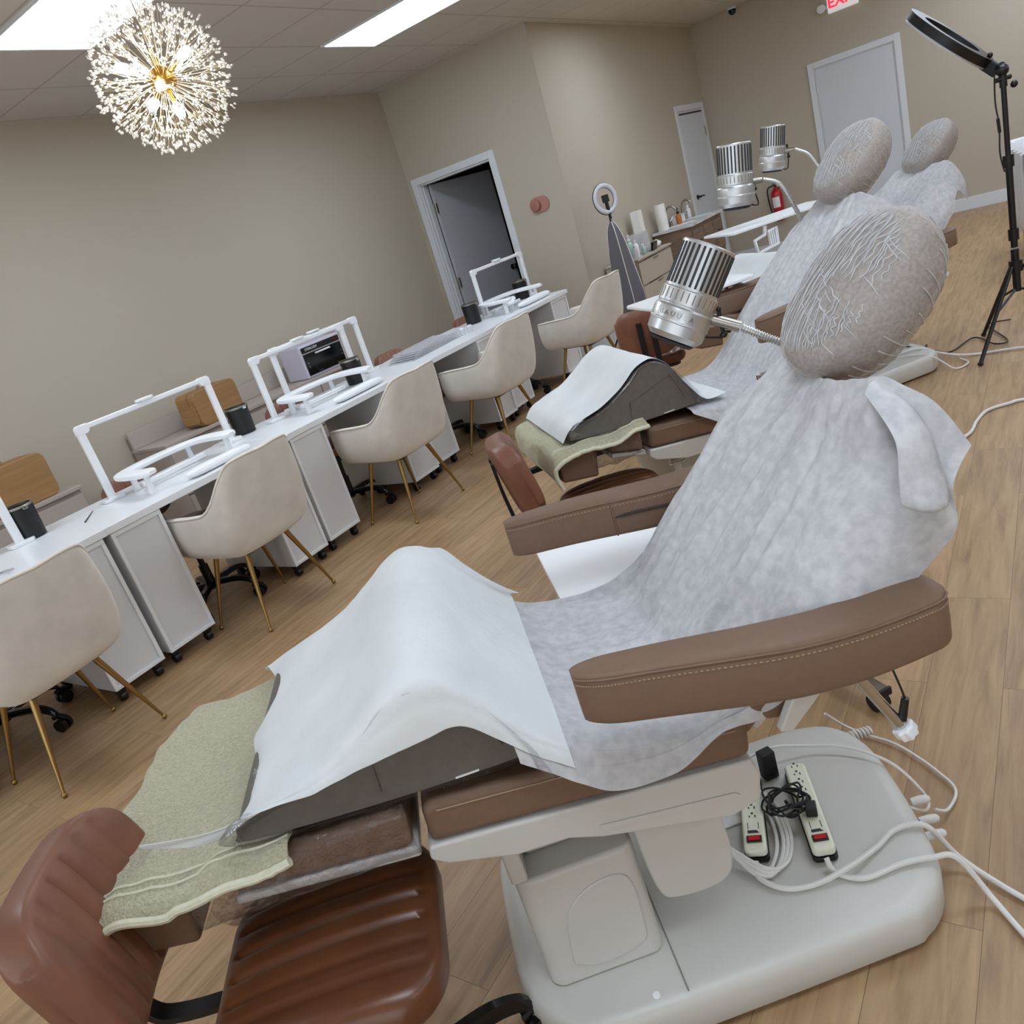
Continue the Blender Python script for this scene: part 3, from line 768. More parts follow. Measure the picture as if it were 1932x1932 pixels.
def case(label, x, y, z, w, rz, d=.2, h=.25):
    t = thing('makeup_case', label, 'case', (x, y, z), rz, 'rounded wood-grain cases on the low cabinets')
    m = M().prism(rrect(-w/2, w/2, 0, h, .045), -d/2, d/2, axes((1, 0, 0), (0, 0, 1), (0, -1, 0)))
    b = obj('case_shell', m, 'casewood', t, bevel=.006)
    obj('lid_seam', M().prism(rrect(-w/2-.001, w/2+.001, -.001, h+.001, .045), .028, .031, axes((1, 0, 0), (0, 0, 1), (0, -1, 0))), 'seam', t)
    obj('pocket', M().prism(rrect(-.085, .085, .03, h-.09, .02), 0, .012, axes((0, 1, 0), (0, 0, 1), (1, 0, 0), (-w/2-.013, 0, 0))), 'casewood', t, bevel=.003)
    obj('handle', M().tube([(-.05, 0, h), (-.045, 0, h+.02), (.045, 0, h+.02), (.05, 0, h)], .007, 8, k=4), 'casewood', t)
    return t
case('nearer rounded wood-grain case standing on the taupe cabinet at the left edge', 1.96, 5.2, .762, .50, R(4), .2, .275)
case('farther rounded wood-grain case seen through the wide arch lamp', 3.50, 5.2, .762, .42, R(6))
t = thing('steriliser', 'pale lilac steriliser cabinet with black door, behind the paired arch lamps', 'steriliser', (4.63, 5.22, .762), R(-2))
obj('housing', M().box(-.235, .235, -.13, .13, .0, .27), 'lilac', t, bevel=.01)
fd = obj('glass_door', M().box(-.215, .215, -.138, -.131, .02, .195), 'blackgloss', t, bevel=.003, seg=2)
cp_ = obj('control_panel', M().box(-.215, .215, -.138, -.131, .205, .25), 'black', t, bevel=.002, seg=2)
txt('STERILIZER', .028, .0006, 'lettering', 'label', cp_, axes((1, 0, 0), (0, 0, 1), (0, -1, 0), (-.11, -.1386, .228)))
obj('door_handle', M().box(-.09, .08, -.152, -.139, .172, .186), 'wplastic', fd, bevel=.003, seg=2)
for x, z in ((-.19, .12), (-.19, .09), (.19, .12), (.19, .09), (-.1, .035), (-.075, .035), (.12, .035), (.145, .035)):
    obj('screw', M().cyl((x, -.1385, z), (x, -.141, z), .005, n=10), 'chrome', fd)
for x in (.14, .165, .19): obj('indicator', M().cyl((x, -.1385, .228), (x, -.1405, .228), .005, n=10), 'red', cp_)
# floor power strip with cord under table two

# ------------------------------------------------------------------ recess: ring light with cloth, cabinet, vanity
t = thing('ring_light', 'small ring light on a black stand by the recess wall, a grey cloth on it', 'ring light', (7.05, 3.43, 0))
RM = frame_to(V((-.42, -.9, .06)))
m = M(); rg = []
for i in range(48):
    a = 2*PI*i/48; c = RM @ V((math.cos(a)*.118, math.sin(a)*.118, 0)); rr_ = RM @ V((math.cos(a), math.sin(a), 0)); zz = RM @ V((0, 0, 1))
    rg.append([V((0, 0, 1.38))+c+rr_*.021*math.cos(b)+zz*.012*math.sin(b) for b in [2*PI*k/12 for k in range(12)]])
rg.append(rg[0]); m.loft(rg, cap=False); rl = obj('ring_lamp', m, 'lens', t)
m = M(); rg = []
for i in range(49):
    a = 2*PI*i/48; c = RM @ V((math.cos(a)*.120, math.sin(a)*.120, -.008)); rr_ = RM @ V((math.cos(a), math.sin(a), 0)); zz = RM @ V((0, 0, 1))
    rg.append([V((0, 0, 1.38))+c+rr_*.024*math.cos(b)+zz*.009*math.sin(b) for b in [2*PI*k/10 for k in range(10)]])
m.loft(rg, cap=False); obj('back_shell', m, 'black', rl)
ph = M().box(-.035, .035, -.008, .008, -.01, .055).box(-.014, .014, -.01, .01, -.1, -.01).cyl((0, 0, -.1), (0, 0, -.16), .012); ph.v = [tuple(V((0, 0, 1.36))+(RM @ V((x, z, y)))) for x, y, z in ph.v]
obj('phone_clamp', ph, 'black', t)
obj('gooseneck', M().tube([(0, 0, 1.24), (.01, .005, 1.2), (.0, 0, 1.16), (0, 0, 1.1)], .01, 10, k=4), 'black', t)
obj('pole', M().cyl((0, 0, 1.12), (0, 0, .3), .011, .013), 'black', t)
for a in (100, 220, 340):
    d = V((math.cos(R(a)), math.sin(R(a)), 0)); obj('leg', M().tube([V((0, 0, .42)), d*.26+V((0, 0, .012))], .009, 8).tube([V((0, 0, .22)), d*.13+V((0, 0, .21))], .006, 6), 'black', t)
# cloth hanging from the stand
t = thing('hanging_cloth', 'grey cloth with white piping draped over the small ring light stand', 'cloth', (7.05, 3.43, 0))
P_ = []; cam2 = V((-.9, -.43, 0)); sd = V((.43, -.9, 0))
prof = [(1.175, .012, .012), (1.1, .05, .035), (.98, .075, .05), (.8, .095, .055), (.6, .12, .06), (.45, .135, .06), (.33, .13, .055)]
pr_ = crom([(w_, d_, z_) for z_, w_, d_ in prof], 5)
NA = 48
for p in pr_:
    row = []
    for k in range(NA+1):
        a = 2*PI*k/NA; f = 1+.13*math.sin(5*a+p.z*2)*min(1, (1.2-p.z)*3)
        row.append(sd*math.cos(a)*p.x*f+cam2*math.sin(a)*p.y*f+V((0, 0, p.z)))
    P_.append(row)
cl = obj('cloth_body', M().grid(P_), 'greytowel', t, solid=.003)
for k in (0, 10, 24):
    obj('piping', M().tube([r[k]+(r[k]-V((0, 0, r[k].z))).normalized()*.004 for r in P_], .0045, 6), 'whitepipe', t)
# white lining below
obj('cloth_lining', M().grid([[V((x*.84, y*.84, .335-.0*j)) + V((0, 0, -.16*j*(.55+.45*math.sin(2*PI*k/NA+2.2)))) for k, (x, y, z) in enumerate(P_[-1])] for j in (0, .5, 1)]), 'whitepipe', t, solid=.002)

def drawers(t, a, b, h, rows, mat_):
    z = .04
    for k, hh in enumerate(rows):
        dr = obj('drawer', M().box(-a+.004, a-.004, -b, -b+.018, z, z+hh-.012), mat_, t, bevel=.002, seg=1)
        obj('finger_pull', M().box(-.06, .06, -b-.008, -b-.001, z+hh-.035, z+hh-.022), 'steel', dr)
        obj('shadow_gap', M().box(-.28, .05, -b-.002, -b+.0, z+hh-.010, z+hh-.004), 'seam', dr)
        z += hh
t = thing('drawer_cabinet', 'beige drawer cabinet against the recess wall, bottles on its top', 'cabinet', (7.73, 3.55, 0))
obj('carcass', M().box(-.43, .43, -.16, .18, 0, .735), 'cabbeige', t, bevel=.002, seg=1)
obj('cabinet_top', M().box(-.44, .44, -.19, .18, .736, .755), 'cabbeige', t, bevel=.002, seg=1)
drawers(t, .43, .179, .73, (.23, .23, .23), 'cabbeige')
t = thing('vanity', 'washed oak double sink vanity with marble top in the recess', 'vanity', (9.12, 3.5, 0))
obj('carcass', M().box(-.5, .5, -.2, .23, 0, .82), 'vanwood', t, bevel=.002, seg=1)
obj('marble_top', M().box(-.52, .515, -.24, .235, .821, .85), 'marble', t, bevel=.003, seg=2)
for i in range(3):
    for k in range(2):
        x0 = -.48+i*.325; z0 = .06+k*.39
        d_ = obj('drawer_front', M().box(x0, x0+.305, -.22, -.201, z0, z0+(.3 if k == 0 else .33)), 'vanwood', t, bevel=.004, seg=2)
        obj('inset_panel', M().box(x0+.04, x0+.265, -.225, -.2205, z0+.05, z0+(.25 if k == 0 else .28)), 'vanwood', d_, bevel=.003, seg=2)
        obj('pull', M().tube([(x0+.11, -.226, z0+.2), (x0+.12, -.24, z0+.2), (x0+.19, -.24, z0+.2), (x0+.2, -.226, z0+.2)], .006, 8), 'black', d_)
obj('side_trim', M().box(.502, .516, -.22, .23, 0, .82), 'white_trim', t, bevel=.002)
for sx in (-.28, .24):
    obj('basin', M().lathe([(.17, .851), (.175, .856), (.15, .857), (.14, .852), (.02, .8505)], (sx, -.03, 0), n=32), 'wplastic', t)
def faucet(label, x, y):
    t = thing('faucet', label, 'faucet', (x, y, .8505), 0, 'chrome gooseneck faucets')
    b = obj('spout', M().tube([(0, 0, 0), (0, 0, .12), (0, -.02, .19), (0, -.07, .22), (0, -.12, .19), (0, -.125, .16)], .012, 10, k=5).lathe([(.028, 0), (.028, .008), (.015, .012)], n=20), 'steel', t)
    for s in (-1, 1): obj('handle', M().cyl((s*.09, 0, 0), (s*.09, 0, .05), .013).tube([(s*.09, 0, .055), (s*.12, -.02, .085), (s*.13, -.03, .09)], .007, 8).lathe([(.024, 0), (.024, .006)], (s*.09, 0, 0), n=16), 'steel', t)
faucet('gooseneck faucet over the nearer basin, beside the amber bottle', 8.86, 3.64)
faucet('gooseneck faucet over the farther basin of the vanity', 9.36, 3.64)
def bottle(name, label, x, y, z, r, h, m_, cap='wplastic', pump=False, group=None, cat='bottle'):
    t = thing(name, label, cat, (x, y, z), 0, group)
    obj('bottle_body', M().lathe([(r*.9, .0008), (r, .006), (r, h*.78), (r*.75, h*.88), (r*.4, h*.92), (r*.4, h)], n=20), m_, t)
    c = M().lathe([(r*.5, h), (r*.5, h+.02)], n=16)
    if pump: c.cyl((0, 0, h+.02), (0, 0, h+.05), .004, n=8).tube([(0, 0, h+.05), (-.01, -.01, h+.055), (-.035, -.02, h+.048)], .006, 8)
    obj('cap', c, cap, t)
bottle('soap_bottle', 'amber soap bottle between the two vanity faucets', 8.99, 3.55, .8505, .032, .12, 'orange', 'black', True)
t = thing('caddy', 'white rectangular tub behind the amber bottle on the vanity', 'tub', (9.16, 3.62, .8505))
obj('tub_body', M().box(-.09, .09, -.05, .05, 0, .085), 'wplastic', t, bevel=.008); obj('tub_lid', M().box(-.093, .093, -.053, .053, .0855, .097), 'lens', t, bevel=.004)
bottle('soap_bottle', 'white pump bottle beside the farther faucet', 9.5, 3.62, .8505, .028, .13, 'wplastic', 'wplastic', True)
t = thing('paper_towel_roll', 'tall white paper towel roll standing at the near end of the vanity', 'paper towel', (8.32, 3.62, .0)); 
t.location = (8.68, 3.62, .8505)
obj('roll', M().lathe([(.02, .0008), (.062, .0008), (.062, .28), (.02, .28)], n=32), 'paper', t); obj('core_tube', M().lathe([(.021, .281), (.018, .283)], n=16), 'casewood', t)
CTZ = .7555
t = thing('carton', 'tall plain white box standing on the beige drawer cabinet', 'box', (8.07, 3.63, CTZ), R(5))
obj('box_body', M().box(-.06, .06, -.045, .045, .0, .40), 'paper', t, bevel=.002, seg=1); obj('box_flap', M().box(-.059, .059, -.044, .044, .4005, .403), 'paper', t)
bottle('spray_bottle', 'black bottle at the near end of the drawer cabinet', 7.36, 3.5, CTZ, .03, .17, 'blackgloss', 'black')
bottle('lotion_bottle', 'blue-tinted clear bottle in front of the black bottle', 7.39, 3.42, CTZ, .022, .11, 'acrylic', 'lens')
bottle('lotion_bottle', 'tall white pump bottle in the row on the drawer cabinet', 7.47, 3.44, CTZ, .03, .15, 'wplastic', 'wplastic', True)
bottle('lotion_bottle', 'pale green pump bottle behind the white pump bottle', 7.56, 3.54, CTZ, .034, .17, 'green', 'wplastic', True)
bottle('lotion_bottle', 'small pale green bottle on the clear tray of the drawer cabinet', 7.62, 3.43, CTZ, .024, .09, 'green', 'wplastic')
t = thing('clear_box', 'square clear acrylic box on the drawer cabinet, before the white carton', 'box', (7.83, 3.56, CTZ), R(4))
m = M().box(-.1, .1, -.08, .08, .0, .004).box(-.1, .1, -.08, -.077, .004, .2).box(-.1, .1, .077, .08, .004, .2).box(-.1, -.097, -.077, .077, .004, .2).box(.097, .1, -.077, .077, .004, .2)
obj('box_walls', m, 'acrylic', t, smooth=False)
t = thing('card_terminal', 'small black screen device leaning in front of the clear box', 'device', (7.84, 3.42, CTZ), R(4))
obj('screen_body', M().box(-.07, .07, -.012, .012, .001, .085, Matrix.Rotation(R(14), 4, 'X')), 'blackgloss', t, bevel=.004); obj('stand', M().box(-.03, .03, .0, .045, .0, .006), 'black', t)
t = thing('tissue_wad', 'crumpled white tissue at the right end of the drawer cabinet', 'tissue', (8.03, 3.46, CTZ))
m = M().ell((0, 0, .035), (.06, .045, .035), n=24, m=14); m.v = [tuple(V(p)*(1+.25*noise.noise(V(p)*38))+V((0, 0, .004))) for p in m.v]
obj('crumpled_paper', m, 'paper', t)

# ------------------------------------------------------------------ big ring light on tripod (right)
TX_, TY_ = 5.2, .23
t = thing('ring_light', 'large black ring light on a tall tripod at the right edge', 'ring light', (TX_, TY_, 0))
obj('pole', M().cyl((0, 0, .55), (0, 0, 1.02), .017).cyl((0, 0, 1.0), (0, 0, 1.42), .013), 'black', t)
for z in (.62, 1.0): obj('pole_clamp', M().cyl((0, 0, z-.03), (0, 0, z+.03), .026).tube([(.02, 0, z), (.06, .0, z)], .007, 8).ell((.065, 0, z), (.012, .012, .012), n=10, m=8), 'black', t)
hub = .45
obj('tripod_hub', M().cyl((0, 0, hub+.09), (0, 0, hub-.14), .02).cyl((0, 0, hub+.03), (0, 0, hub-.03), .034), 'black', t)
feet = [V((-.31, .18, .012)), V((.29, .20, .012)), V((.02, -.37, .012))]
for f in feet:
    d = V((f.x, f.y, 0)).normalized(); lg = obj('leg', M().tube([d*.035+V((0, 0, hub)), f], .011, 8), 'black', t)
    obj('leg_brace', M().tube([d*.02+V((0, 0, hub-.13)), d*.17+V((0, 0, hub-.20))], .007, 6), 'black', lg); obj('foot_tip', M().ell(f, (.016, .016, .011), n=10, m=8), 'blackmatte', lg)
RC = V((5.27-TX_, .46-TY_, 1.66)); e1 = V((.02, .68, .73)).normalized(); rn = V((.03, .72, -.67)); rn = (rn-e1*rn.dot(e1)).normalized(); e2 = rn.cross(e1)
def ringsec(r0, r1, z0, z1, n=64):
    m = M(); rg = []
    for i in range(n+1):
        a = 2*PI*i/n; d = e1*math.cos(a)+e2*math.sin(a)
        rg.append([RC+d*r+rn*z for r, z in ((r0, z0), (r1, z0), (r1, z1), (r0, z1))])
    return m.loft(rg, cap=False)
rg_ = obj('ring_housing', ringsec(.165, .25, -.03, .012), 'black', t)
obj('ring_diffuser', ringsec(.172, .243, .0125, .022), 'lens', rg_)
B0 = RC-e1*.25
obj('yoke', M().box(-.045, .045, -.05, .04, -.028, .028, axes(rn.cross(e1), e1, rn, B0-e1*.005)), 'blackmatte', t, bevel=.006)
obj('tilt_head', M().tube([B0-e1*.04, V((0, 0, 1.46))], .02, 10).ell((0, 0, 1.44), (.03, .03, .03), n=12, m=8).cyl((0, 0, 1.36), (0, 0, 1.45), .018).cyl((-.03, .03, 1.40), (.03, -.03, 1.40), .012, n=10).ell((.03, -.045, 1.36), (.018, .018, .018), n=10, m=8), 'black', t)
obj('knob', M().ell(tuple(B0+rn*-.04+e1*.03), (.014, .014, .014), n=10, m=8).cyl(tuple(B0+e1*.03), tuple(B0+rn*-.04+e1*.03), .006, n=8), 'black', t)
obj('power_lead', M().tube([(.0, .035, 1.44), (.0, .04, 1.3), (.0, .03, 1.18), (.0, .035, 1.05), (.0, .02, .95)], .004, 6, k=5).cyl((0, .034, 1.22), (0, .03, 1.15), .008, n=8), 'black', t)

# ------------------------------------------------------------------ covered treatment table at the right edge
t = thing('treatment_table', 'white covered treatment table cut off by the right edge of the photo', 'table', (7.5, -.12, 0), R(8))
obj('cushion', M().box(-.5, .75, -.38, .38, .80, .87), 'wmatte', t, bevel=.025)
obj('table_frame', M().box(-.42, .68, -.32, .32, .76, .798), 'white_trim', t, bevel=.004)
for x in (-.4, .66):
    for y in (-.3, .3): obj('leg', M().box(x-.02, x+.02, y-.02, y+.02, 0, .759), 'casewood', t, bevel=.003)
P_ = []
for i in range(25):
    x = -.53+1.0*i/24; row = []
    for k in range(25):
        f = k/24
        if f < .3: y, z = .42+.02*math.sin(i*1.3), .30+f/.3*.565
        elif f < .7: y, z = .415-(f-.3)/.4*.83, .878
        else: y, z = -.42-.02*math.sin(i), .875-(f-.7)/.3*.5
        row.append(V((x, y+.012*noise.noise(V((i*.4, k*.4, 1))), z+.004*noise.noise(V((i*.7, k*.7, 5))))))
    P_.append(row)
obj('plastic_cover', M().grid(P_), 'haze', t, solid=.0008)
P_ = [[V((-.53-.02*math.sin(k*.8), -.41+.82*k/20, .875-.09*j+.01*math.sin(k*1.1))) for k in range(21)] for j in range(7)]
obj('end_flap', M().grid(P_), 'haze', t, solid=.0008)
t = thing('folded_packet', 'small crumpled packet lying on the covered treatment table', 'packet', (7.3, .0, .8805), R(20))
obj('packet_body', M().ell((0, 0, .03), (.1, .06, .03), n=20, m=10, pw=.6), 'cap', t); obj('inner_item', M().box(-.05, .05, -.03, .03, .012, .04), 'cabtaupe', t, bevel=.006)

from mathutils.bvhtree import BVHTree
# ------------------------------------------------------------------ treatment chairs
# local frame of each chair: +x towards the headrest, +y to the far side (window side of the photo is -y), origin on the floor
def armpad(m_, x0, z0, x1, z1, y, side, w=.105, th=.085):
    """boat-shaped arm pad from (x0,z0) to (x1,z1) = top edge heights; side = -1 near, +1 far"""
    rg = []; n = 34
    for i in range(n+1):
        s = .5-.5*math.cos(PI*i/n); x = x0+(x1-x0)*s
        zt = z0+(z1-z0)*s-.012*math.sin(PI*s)+.006*math.sin(2*PI*s)
        ww = w*(.62+.38*min(1, s/.55)**.8)
        hh = th*(.93+.10*math.sin(PI*s*.9))
        e = 1
        if s < .10: e = math.sqrt(max(.03, 1-((.10-s)/.10)**2))
        if s > .94: e = math.sqrt(max(.08, 1-((s-.94)/.06)**2*.8))
        ww *= .25+.75*e; yb = y+side*.012*math.sin(PI*s)
        zc = zt-hh/2; ring = []
        for k in range(28):
            a = 2*PI*k/28; ca, sa = math.cos(a), math.sin(a)
            ring.append(V((x, yb+math.copysign(abs(ca)**.22, ca)*ww/2*(1.0 if sa < 0 else 1-.10*sa), zc+math.copysign(abs(sa)**.26, sa)*hh/2*(.93+.07*e)+(.008*(1-ca*ca) if sa > 0 else 0))))
        rg.append(ring)
    m_.loft(rg); return rg

CAB = {}
def make_chair(loc, deg, label, dz=0, arm=(.075, .862, .655, .80), foot=0, farm=None, back=((.28, .62), (.70, 1.06)), head=(.79, 1.195), full=True, hz=0):
    t = thing('treatment_chair', label, 'chair', (loc[0], loc[1], 0), R(deg), 'brown treatment chairs with white bases')
    # base: outline, domed plate
    out = [(-.205, -.12), (-.19, -.20), (-.12, -.275), (-.02, -.315), (.50, -.315), (.585, -.305), (.65, -.26), (.69, -.18), (.735, .02), (.745, .14), (.72, .22), (.66, .265), (.5, .285), (-.05, .29), (-.15, .25), (-.2, .18)]
    C_ = [(p.x, p.y) for p in crom([(a, b, 0) for a, b in out+[out[0]]], 4)[:-1]]
    m = rloft(C_, [0.012, .022, .08, .094, .1015, .104], [.008, 0, .0, .006, .016, .04]); bs = obj('base_plate', m, 'shell', t, ang=50)
    obj('base_seam', M().box(.108, .111, -.3, .28, .1035, .1048), 'shellseam', bs)
    obj('base_screw', M().lathe([(.009, .098), (.007, .106), (.002, .107)], (.05, -.285, 0), n=12), 'wplastic', bs)
    for x, y in ((-.1, -.2), (-.1, .2), (.6, -.2), (.6, .2)): obj('base_foot', M().cyl((x, y, 0), (x, y, .013), .02), 'black', bs)
    # column and covers
    cv = M(); cv.prism([(-.135, -.19), (-.115, -.205), (.085, -.205), (.10, -.19), (.10, .19), (.085, .205), (-.115, .205), (-.135, .19)], .104, .385)
    fc = obj('column_cover', cv, 'shell', t, bevel=.012, seg=4)
    obj('column_recess', M().box(-.10, .30, -.14, .14, .386, .50), 'shell', t, bevel=.006)
    obj('column_wing', M().box(-.138, -.105, -.205, .205, .387, .50), 'shell', t, bevel=.006)
    # raised oval relief on the cover
    rel = M(); rel.prism([(p.x, p.y) for p in crom([(-.08, .16, 0), (-.06, .28, 0), (.0, .33, 0), (.07, .32, 0), (.075, .2, 0), (.06, .15, 0), (-.03, .135, 0), (-.08, .16, 0)], 5)[:-1]], .2035, .209, axes((1, 0, 0), (0, 0, 1), (0, -1, 0)))
    obj('cover_relief', rel, 'shell', fc, bevel=.004)
    # hanging skirt
    sk = [(p.x, p.y) for p in crom([(.105, .47, 0), (.11, .34, 0), (.122, .255, 0), (.15, .232, 0), (.22, .226, 0), (.262, .245, 0), (.275, .30, 0), (.272, .40, 0), (.275, .47, 0)], 5)]
    obj('side_skirt', M().prism(sk, .185, .215, axes((1, 0, 0), (0, 0, 1), (0, -1, 0))), 'shell', t, bevel=.008)
    obj('side_skirt', M().prism(sk, -.215, -.185, axes((1, 0, 0), (0, 0, 1), (0, -1, 0))), 'shell', t, bevel=.008)
    # seat shell and cushion: side profile extruded across
    yx = axes((1, 0, 0), (0, 0, 1), (0, -1, 0))
    shell = [(-.235, .592), (.335, .535), (.345, .50), (.335, .445), (.28, .43), (.05, .485), (-.01, .508), (-.10, .512), (-.215, .545), (-.24, .565)]
    obj('seat_shell', M().prism(shell, -.272, .272, yx), 'shell', t, bevel=.006, seg=3)
    sh2 = obj('shell_groove', M().prism([(.05, .515), (.29, .482), (.30, .474), (.28, .472), (.05, .505)], .2725, .2745, yx), 'shell', t)
    cush = [(-.228, .594), (.338, .537), (.345, .61), (.33, .617), (-.20, .672), (-.225, .665)]
    obj('seat', M().prism(cush, -.268, .268, yx), 'pleather', t, bevel=.016, seg=5)
    obj('seat_stitching', M().tube([(-.2, -.2688, .655), (.05, -.2688, .63), (.32, -.2688, .602)], .0012, 5), 'thread', t)
    hk = M().tube([(-.155, -.215, .535), (-.155, -.215, .495), (-.152, -.218, .49), (-.095, -.218, .49), (-.09, -.215, .495), (-.09, -.215, .53)], .004, 8); obj('wire_hook', hk, 'chrome', t)
    # split leg rests
    for s, n_ in ((-1, 0), (1, 1)):
        y0, y1 = (-.27, -.02) if s < 0 else (.02, .27)
        o = obj('leg_rest', M().prism([(-.555+foot*.9, .628), (-.255, .60), (-.25, .672), (-.27, .68), (-.53+foot*.9, .693), (-.55+foot*.9, .685)], min(-y0, -y1), max(-y0, -y1), yx), 'pleather', t, bevel=.016, seg=4)
        obj('leg_rest_shell', M().prism([(-.56+foot*.9, .61), (-.25, .578), (-.25, .60), (-.30, .606), (-.555+foot*.9, .628)], min(-y0, -y1), max(-y0, -y1), yx), 'shell', o, bevel=.006)
    obj('leg_rest_rail', M().box(-.66+foot, -.1, -.05, -.02, .565, .583).box(-.66, -.1, .02, .05, .565, .583), 'black', t)
    obj('foot_pad', M().prism([(a_+foot, b_) for a_, b_ in [(-.775, .585), (-.64, .565), (-.625, .66), (-.64, .675), (-.76, .688), (-.775, .67)]], -.245, .27, yx), 'pleather', t, bevel=.018, seg=4)
    # back
    (bx0, bz0), (bx1, bz1) = back; dx, dz_ = bx1-bx0, bz1-bz0; ln = math.hypot(dx, dz_); ex = V((dx/ln, 0, dz_/ln)); en = V((-dz_/ln, 0, dx/ln)); O_ = V((bx0, 0, bz0))
    pts = [(.0, .25), (.12, .262), (.30, .26), (.40, .235), (.47, .19), (ln-.06, .12)]
    cc = crom([(a, b, 0) for a, b in pts], 5); poly = [(p.x, p.y) for p in cc]+[(p.x, -p.y) for p in reversed(cc)]
    obj('backrest', M().prism(poly, -.085, -.004, axes(ex, (0, 1, 0), en, O_)), 'pleather', t, bevel=.02, seg=4)
    obj('back_shell', M().prism([(a*.94+.012, b*.92) for a, b in poly], -.115, -.088, axes(ex, (0, 1, 0), en, O_)), 'shell', t, bevel=.012)
    obj('back_hinge', M().box(.29, .40, -.07, .07, .50, .60), 'black', t, bevel=.006)
    # headrest
    hx_, hz_ = head; H = V((hx_, 0, hz_)); up = V((.72, 0, .69)).normalized(); mx = Matrix((V((0, -1, 0)), up, V((0, -1, 0)).cross(up))).transposed()
    hm = M().ell((0, 0, 0), (.128, .158, .06), None, 40, 24, .84); hm.v = [tuple(H+mx @ V((x, y, z if z > 0 else z*1.75))) for x, y, z in hm.v]; ho = obj('headrest', hm, 'pleather', t)
    for y in (-.05, .05): obj('headrest_post', M().cyl(V((bx1-.04, y, bz1-.05)), H+V((.0, y, -.06)), .008), 'chrome', t)
    # arms
    an = M(); rgn = armpad(an, arm[0], arm[1], arm[2], arm[3], -.345, -1); ao = obj('armrest', an, 'pleather', t, ang=60)
    farm_ = farm or (arm[0]+.0, .862, arm[2]+.02, .835)
    af = M(); rgf = armpad(af, farm_[0], farm_[1], farm_[2], farm_[3], .345, 1); afo = obj('armrest', af, 'pleather', t, ang=60)
    for rg, o, sd in ((rgn, ao, -1), (rgf, afo, -1)):
        # piping seam and stitches along the side nearest -y
        k = 17 if sd < 0 else 25
        seam = [r[11] for r in rg[1:-1]]
        obj('piping', M().tube([p+V((0, -.0012, .002)) for p in seam], .0022, 6), 'pleather', o)
        if full:
            st = M(); sm = crom([r[12].lerp(r[13], .3)+V((0, -.0016, 0)) for r in rg[1:-1]], 3)
            for j in range(0, len(sm)-1, 1): st.tube([sm[j], sm[j]+(sm[j+1]-sm[j])*.55], .0011, 4)
            obj('stitching', st, 'thread', o)
    if full:
        q = rgf[11]; obj('pocket_seam', M().tube([p+V((0, -.0015, 0)) for p in rgf[15][10:19]], .0022, 6), 'pleather', afo)
        obj('pocket_opening', M().tube([rgf[j][14]+V((0, -.0005, .006+.004*math.sin((j-15)*.5))) for j in range(15, 25)], [.001]+[.004]*8+[.001], 6), 'seam', afo)
    # arm brackets
    for s, a_ in ((-1, arm), (1, farm_)):
        x = a_[2]-.26; zt = a_[3]-.07
        if s > 0 or not full:
            obj('arm_bracket', M().box(a_[2]-.16, a_[2]-.08, min(s*.255, s*.33), max(s*.255, s*.33), a_[3]-.115, a_[3]-.085), 'pleather', t, bevel=.006); continue
        obj('arm_bracket', M().prism([(arm[0]+.26, .68), (arm[0]+.285, .645), (arm[0]+.31, .64), (arm[0]+.355, .70), (x+.16, zt), (x+.02, zt+.02)], -s*.312-.012, -s*.312+.012, yx), 'pleather', t, bevel=.006)
        obj('arm_strut', M().prism([(arm[0]+.29, .64), (arm[0]+.31, .632), (arm[0]+.385, .70), (x+.18, zt+.01), (x+.14, zt+.01), (arm[0]+.325, .70)], -s*.345-.01, -s*.345+.01, yx), 'shell', t, bevel=.004)
    # adjusting tube with white star knob under the near arm
    P0 = V((arm[2]-.17, -.37, arm[3]-.075)); P1 = V((arm[2]-.105, -.38, arm[3]-.205))
    ct = obj('adjusting_tube', M().cyl(P0, P1, .009), 'chrome', t)
    sk_ = M(); d = (P1-P0).normalized(); fx = frame_to(d); pr2 = [((.0175+.0012*math.cos(8*2*PI*k/64))*math.cos(2*PI*k/64), (.0175+.0012*math.cos(8*2*PI*k/64))*math.sin(2*PI*k/64)) for k in range(64)]
    mx4 = fx.to_4x4(); mx4.translation = P1; sk_.prism(pr2, .0, .022, mx4); obj('star_knob', sk_, 'knobwhite', ct, bevel=.006)
    obj('release_cable', M().tube([P0+V((.06, 0, .01)), P1+V((.012, -.002, .045)), P1+V((.004, -.002, .01))], .0018, 6, k=4).cyl(P1+V((.012, -.002, .05)), P1+V((.002, -.002, .012)), .006, .007), 'black', t)
    return t

c1 = make_chair((1.003, .905), -48.5, 'nearest brown treatment chair, its white base and power strips in full view')
c2 = make_chair((2.80, 1.28), -44, 'middle treatment chair, its white capped headrest against the closed door', arm=(.22, .925, .86, .99), farm=(.22, .925, .84, .96), back=((.28, .62), (.80, 1.17)), head=(.895, 1.312), foot=.2, full=False)
c3 = make_chair((4.65, 1.25), -42, 'farthest treatment chair, arm end and white star knob showing at the right', arm=(.12, .80, .745, .755), farm=(.12, .80, .745, .78), back=((.28, .62), (.84, 1.04)), head=(.955, 1.165), full=False)

def place(t, o): o.location = t.location; o.rotation_euler = t.rotation_euler; return o
def wrinkle(P, amp, sc, seed, edge=None, dirv=(1, 1, 1)):
    out = []
    for i, r in enumerate(P):
        rr = []
        for j, p in enumerate(r):
            q = V((p.x*dirv[0], p.y*dirv[1], p.z*dirv[2]))*sc
            n = noise.noise(q+V((seed, 0, 0)))+.5*noise.noise(q*2.3+V((0, seed, 0)))
            e = edge(i/(len(P)-1), j/(len(r)-1)) if edge else 1
            rr.append(p+V((0, 0, 1))*n*amp*e+V((-.6, 0, 0))*n*amp*e)
        out.append(rr)
    return out

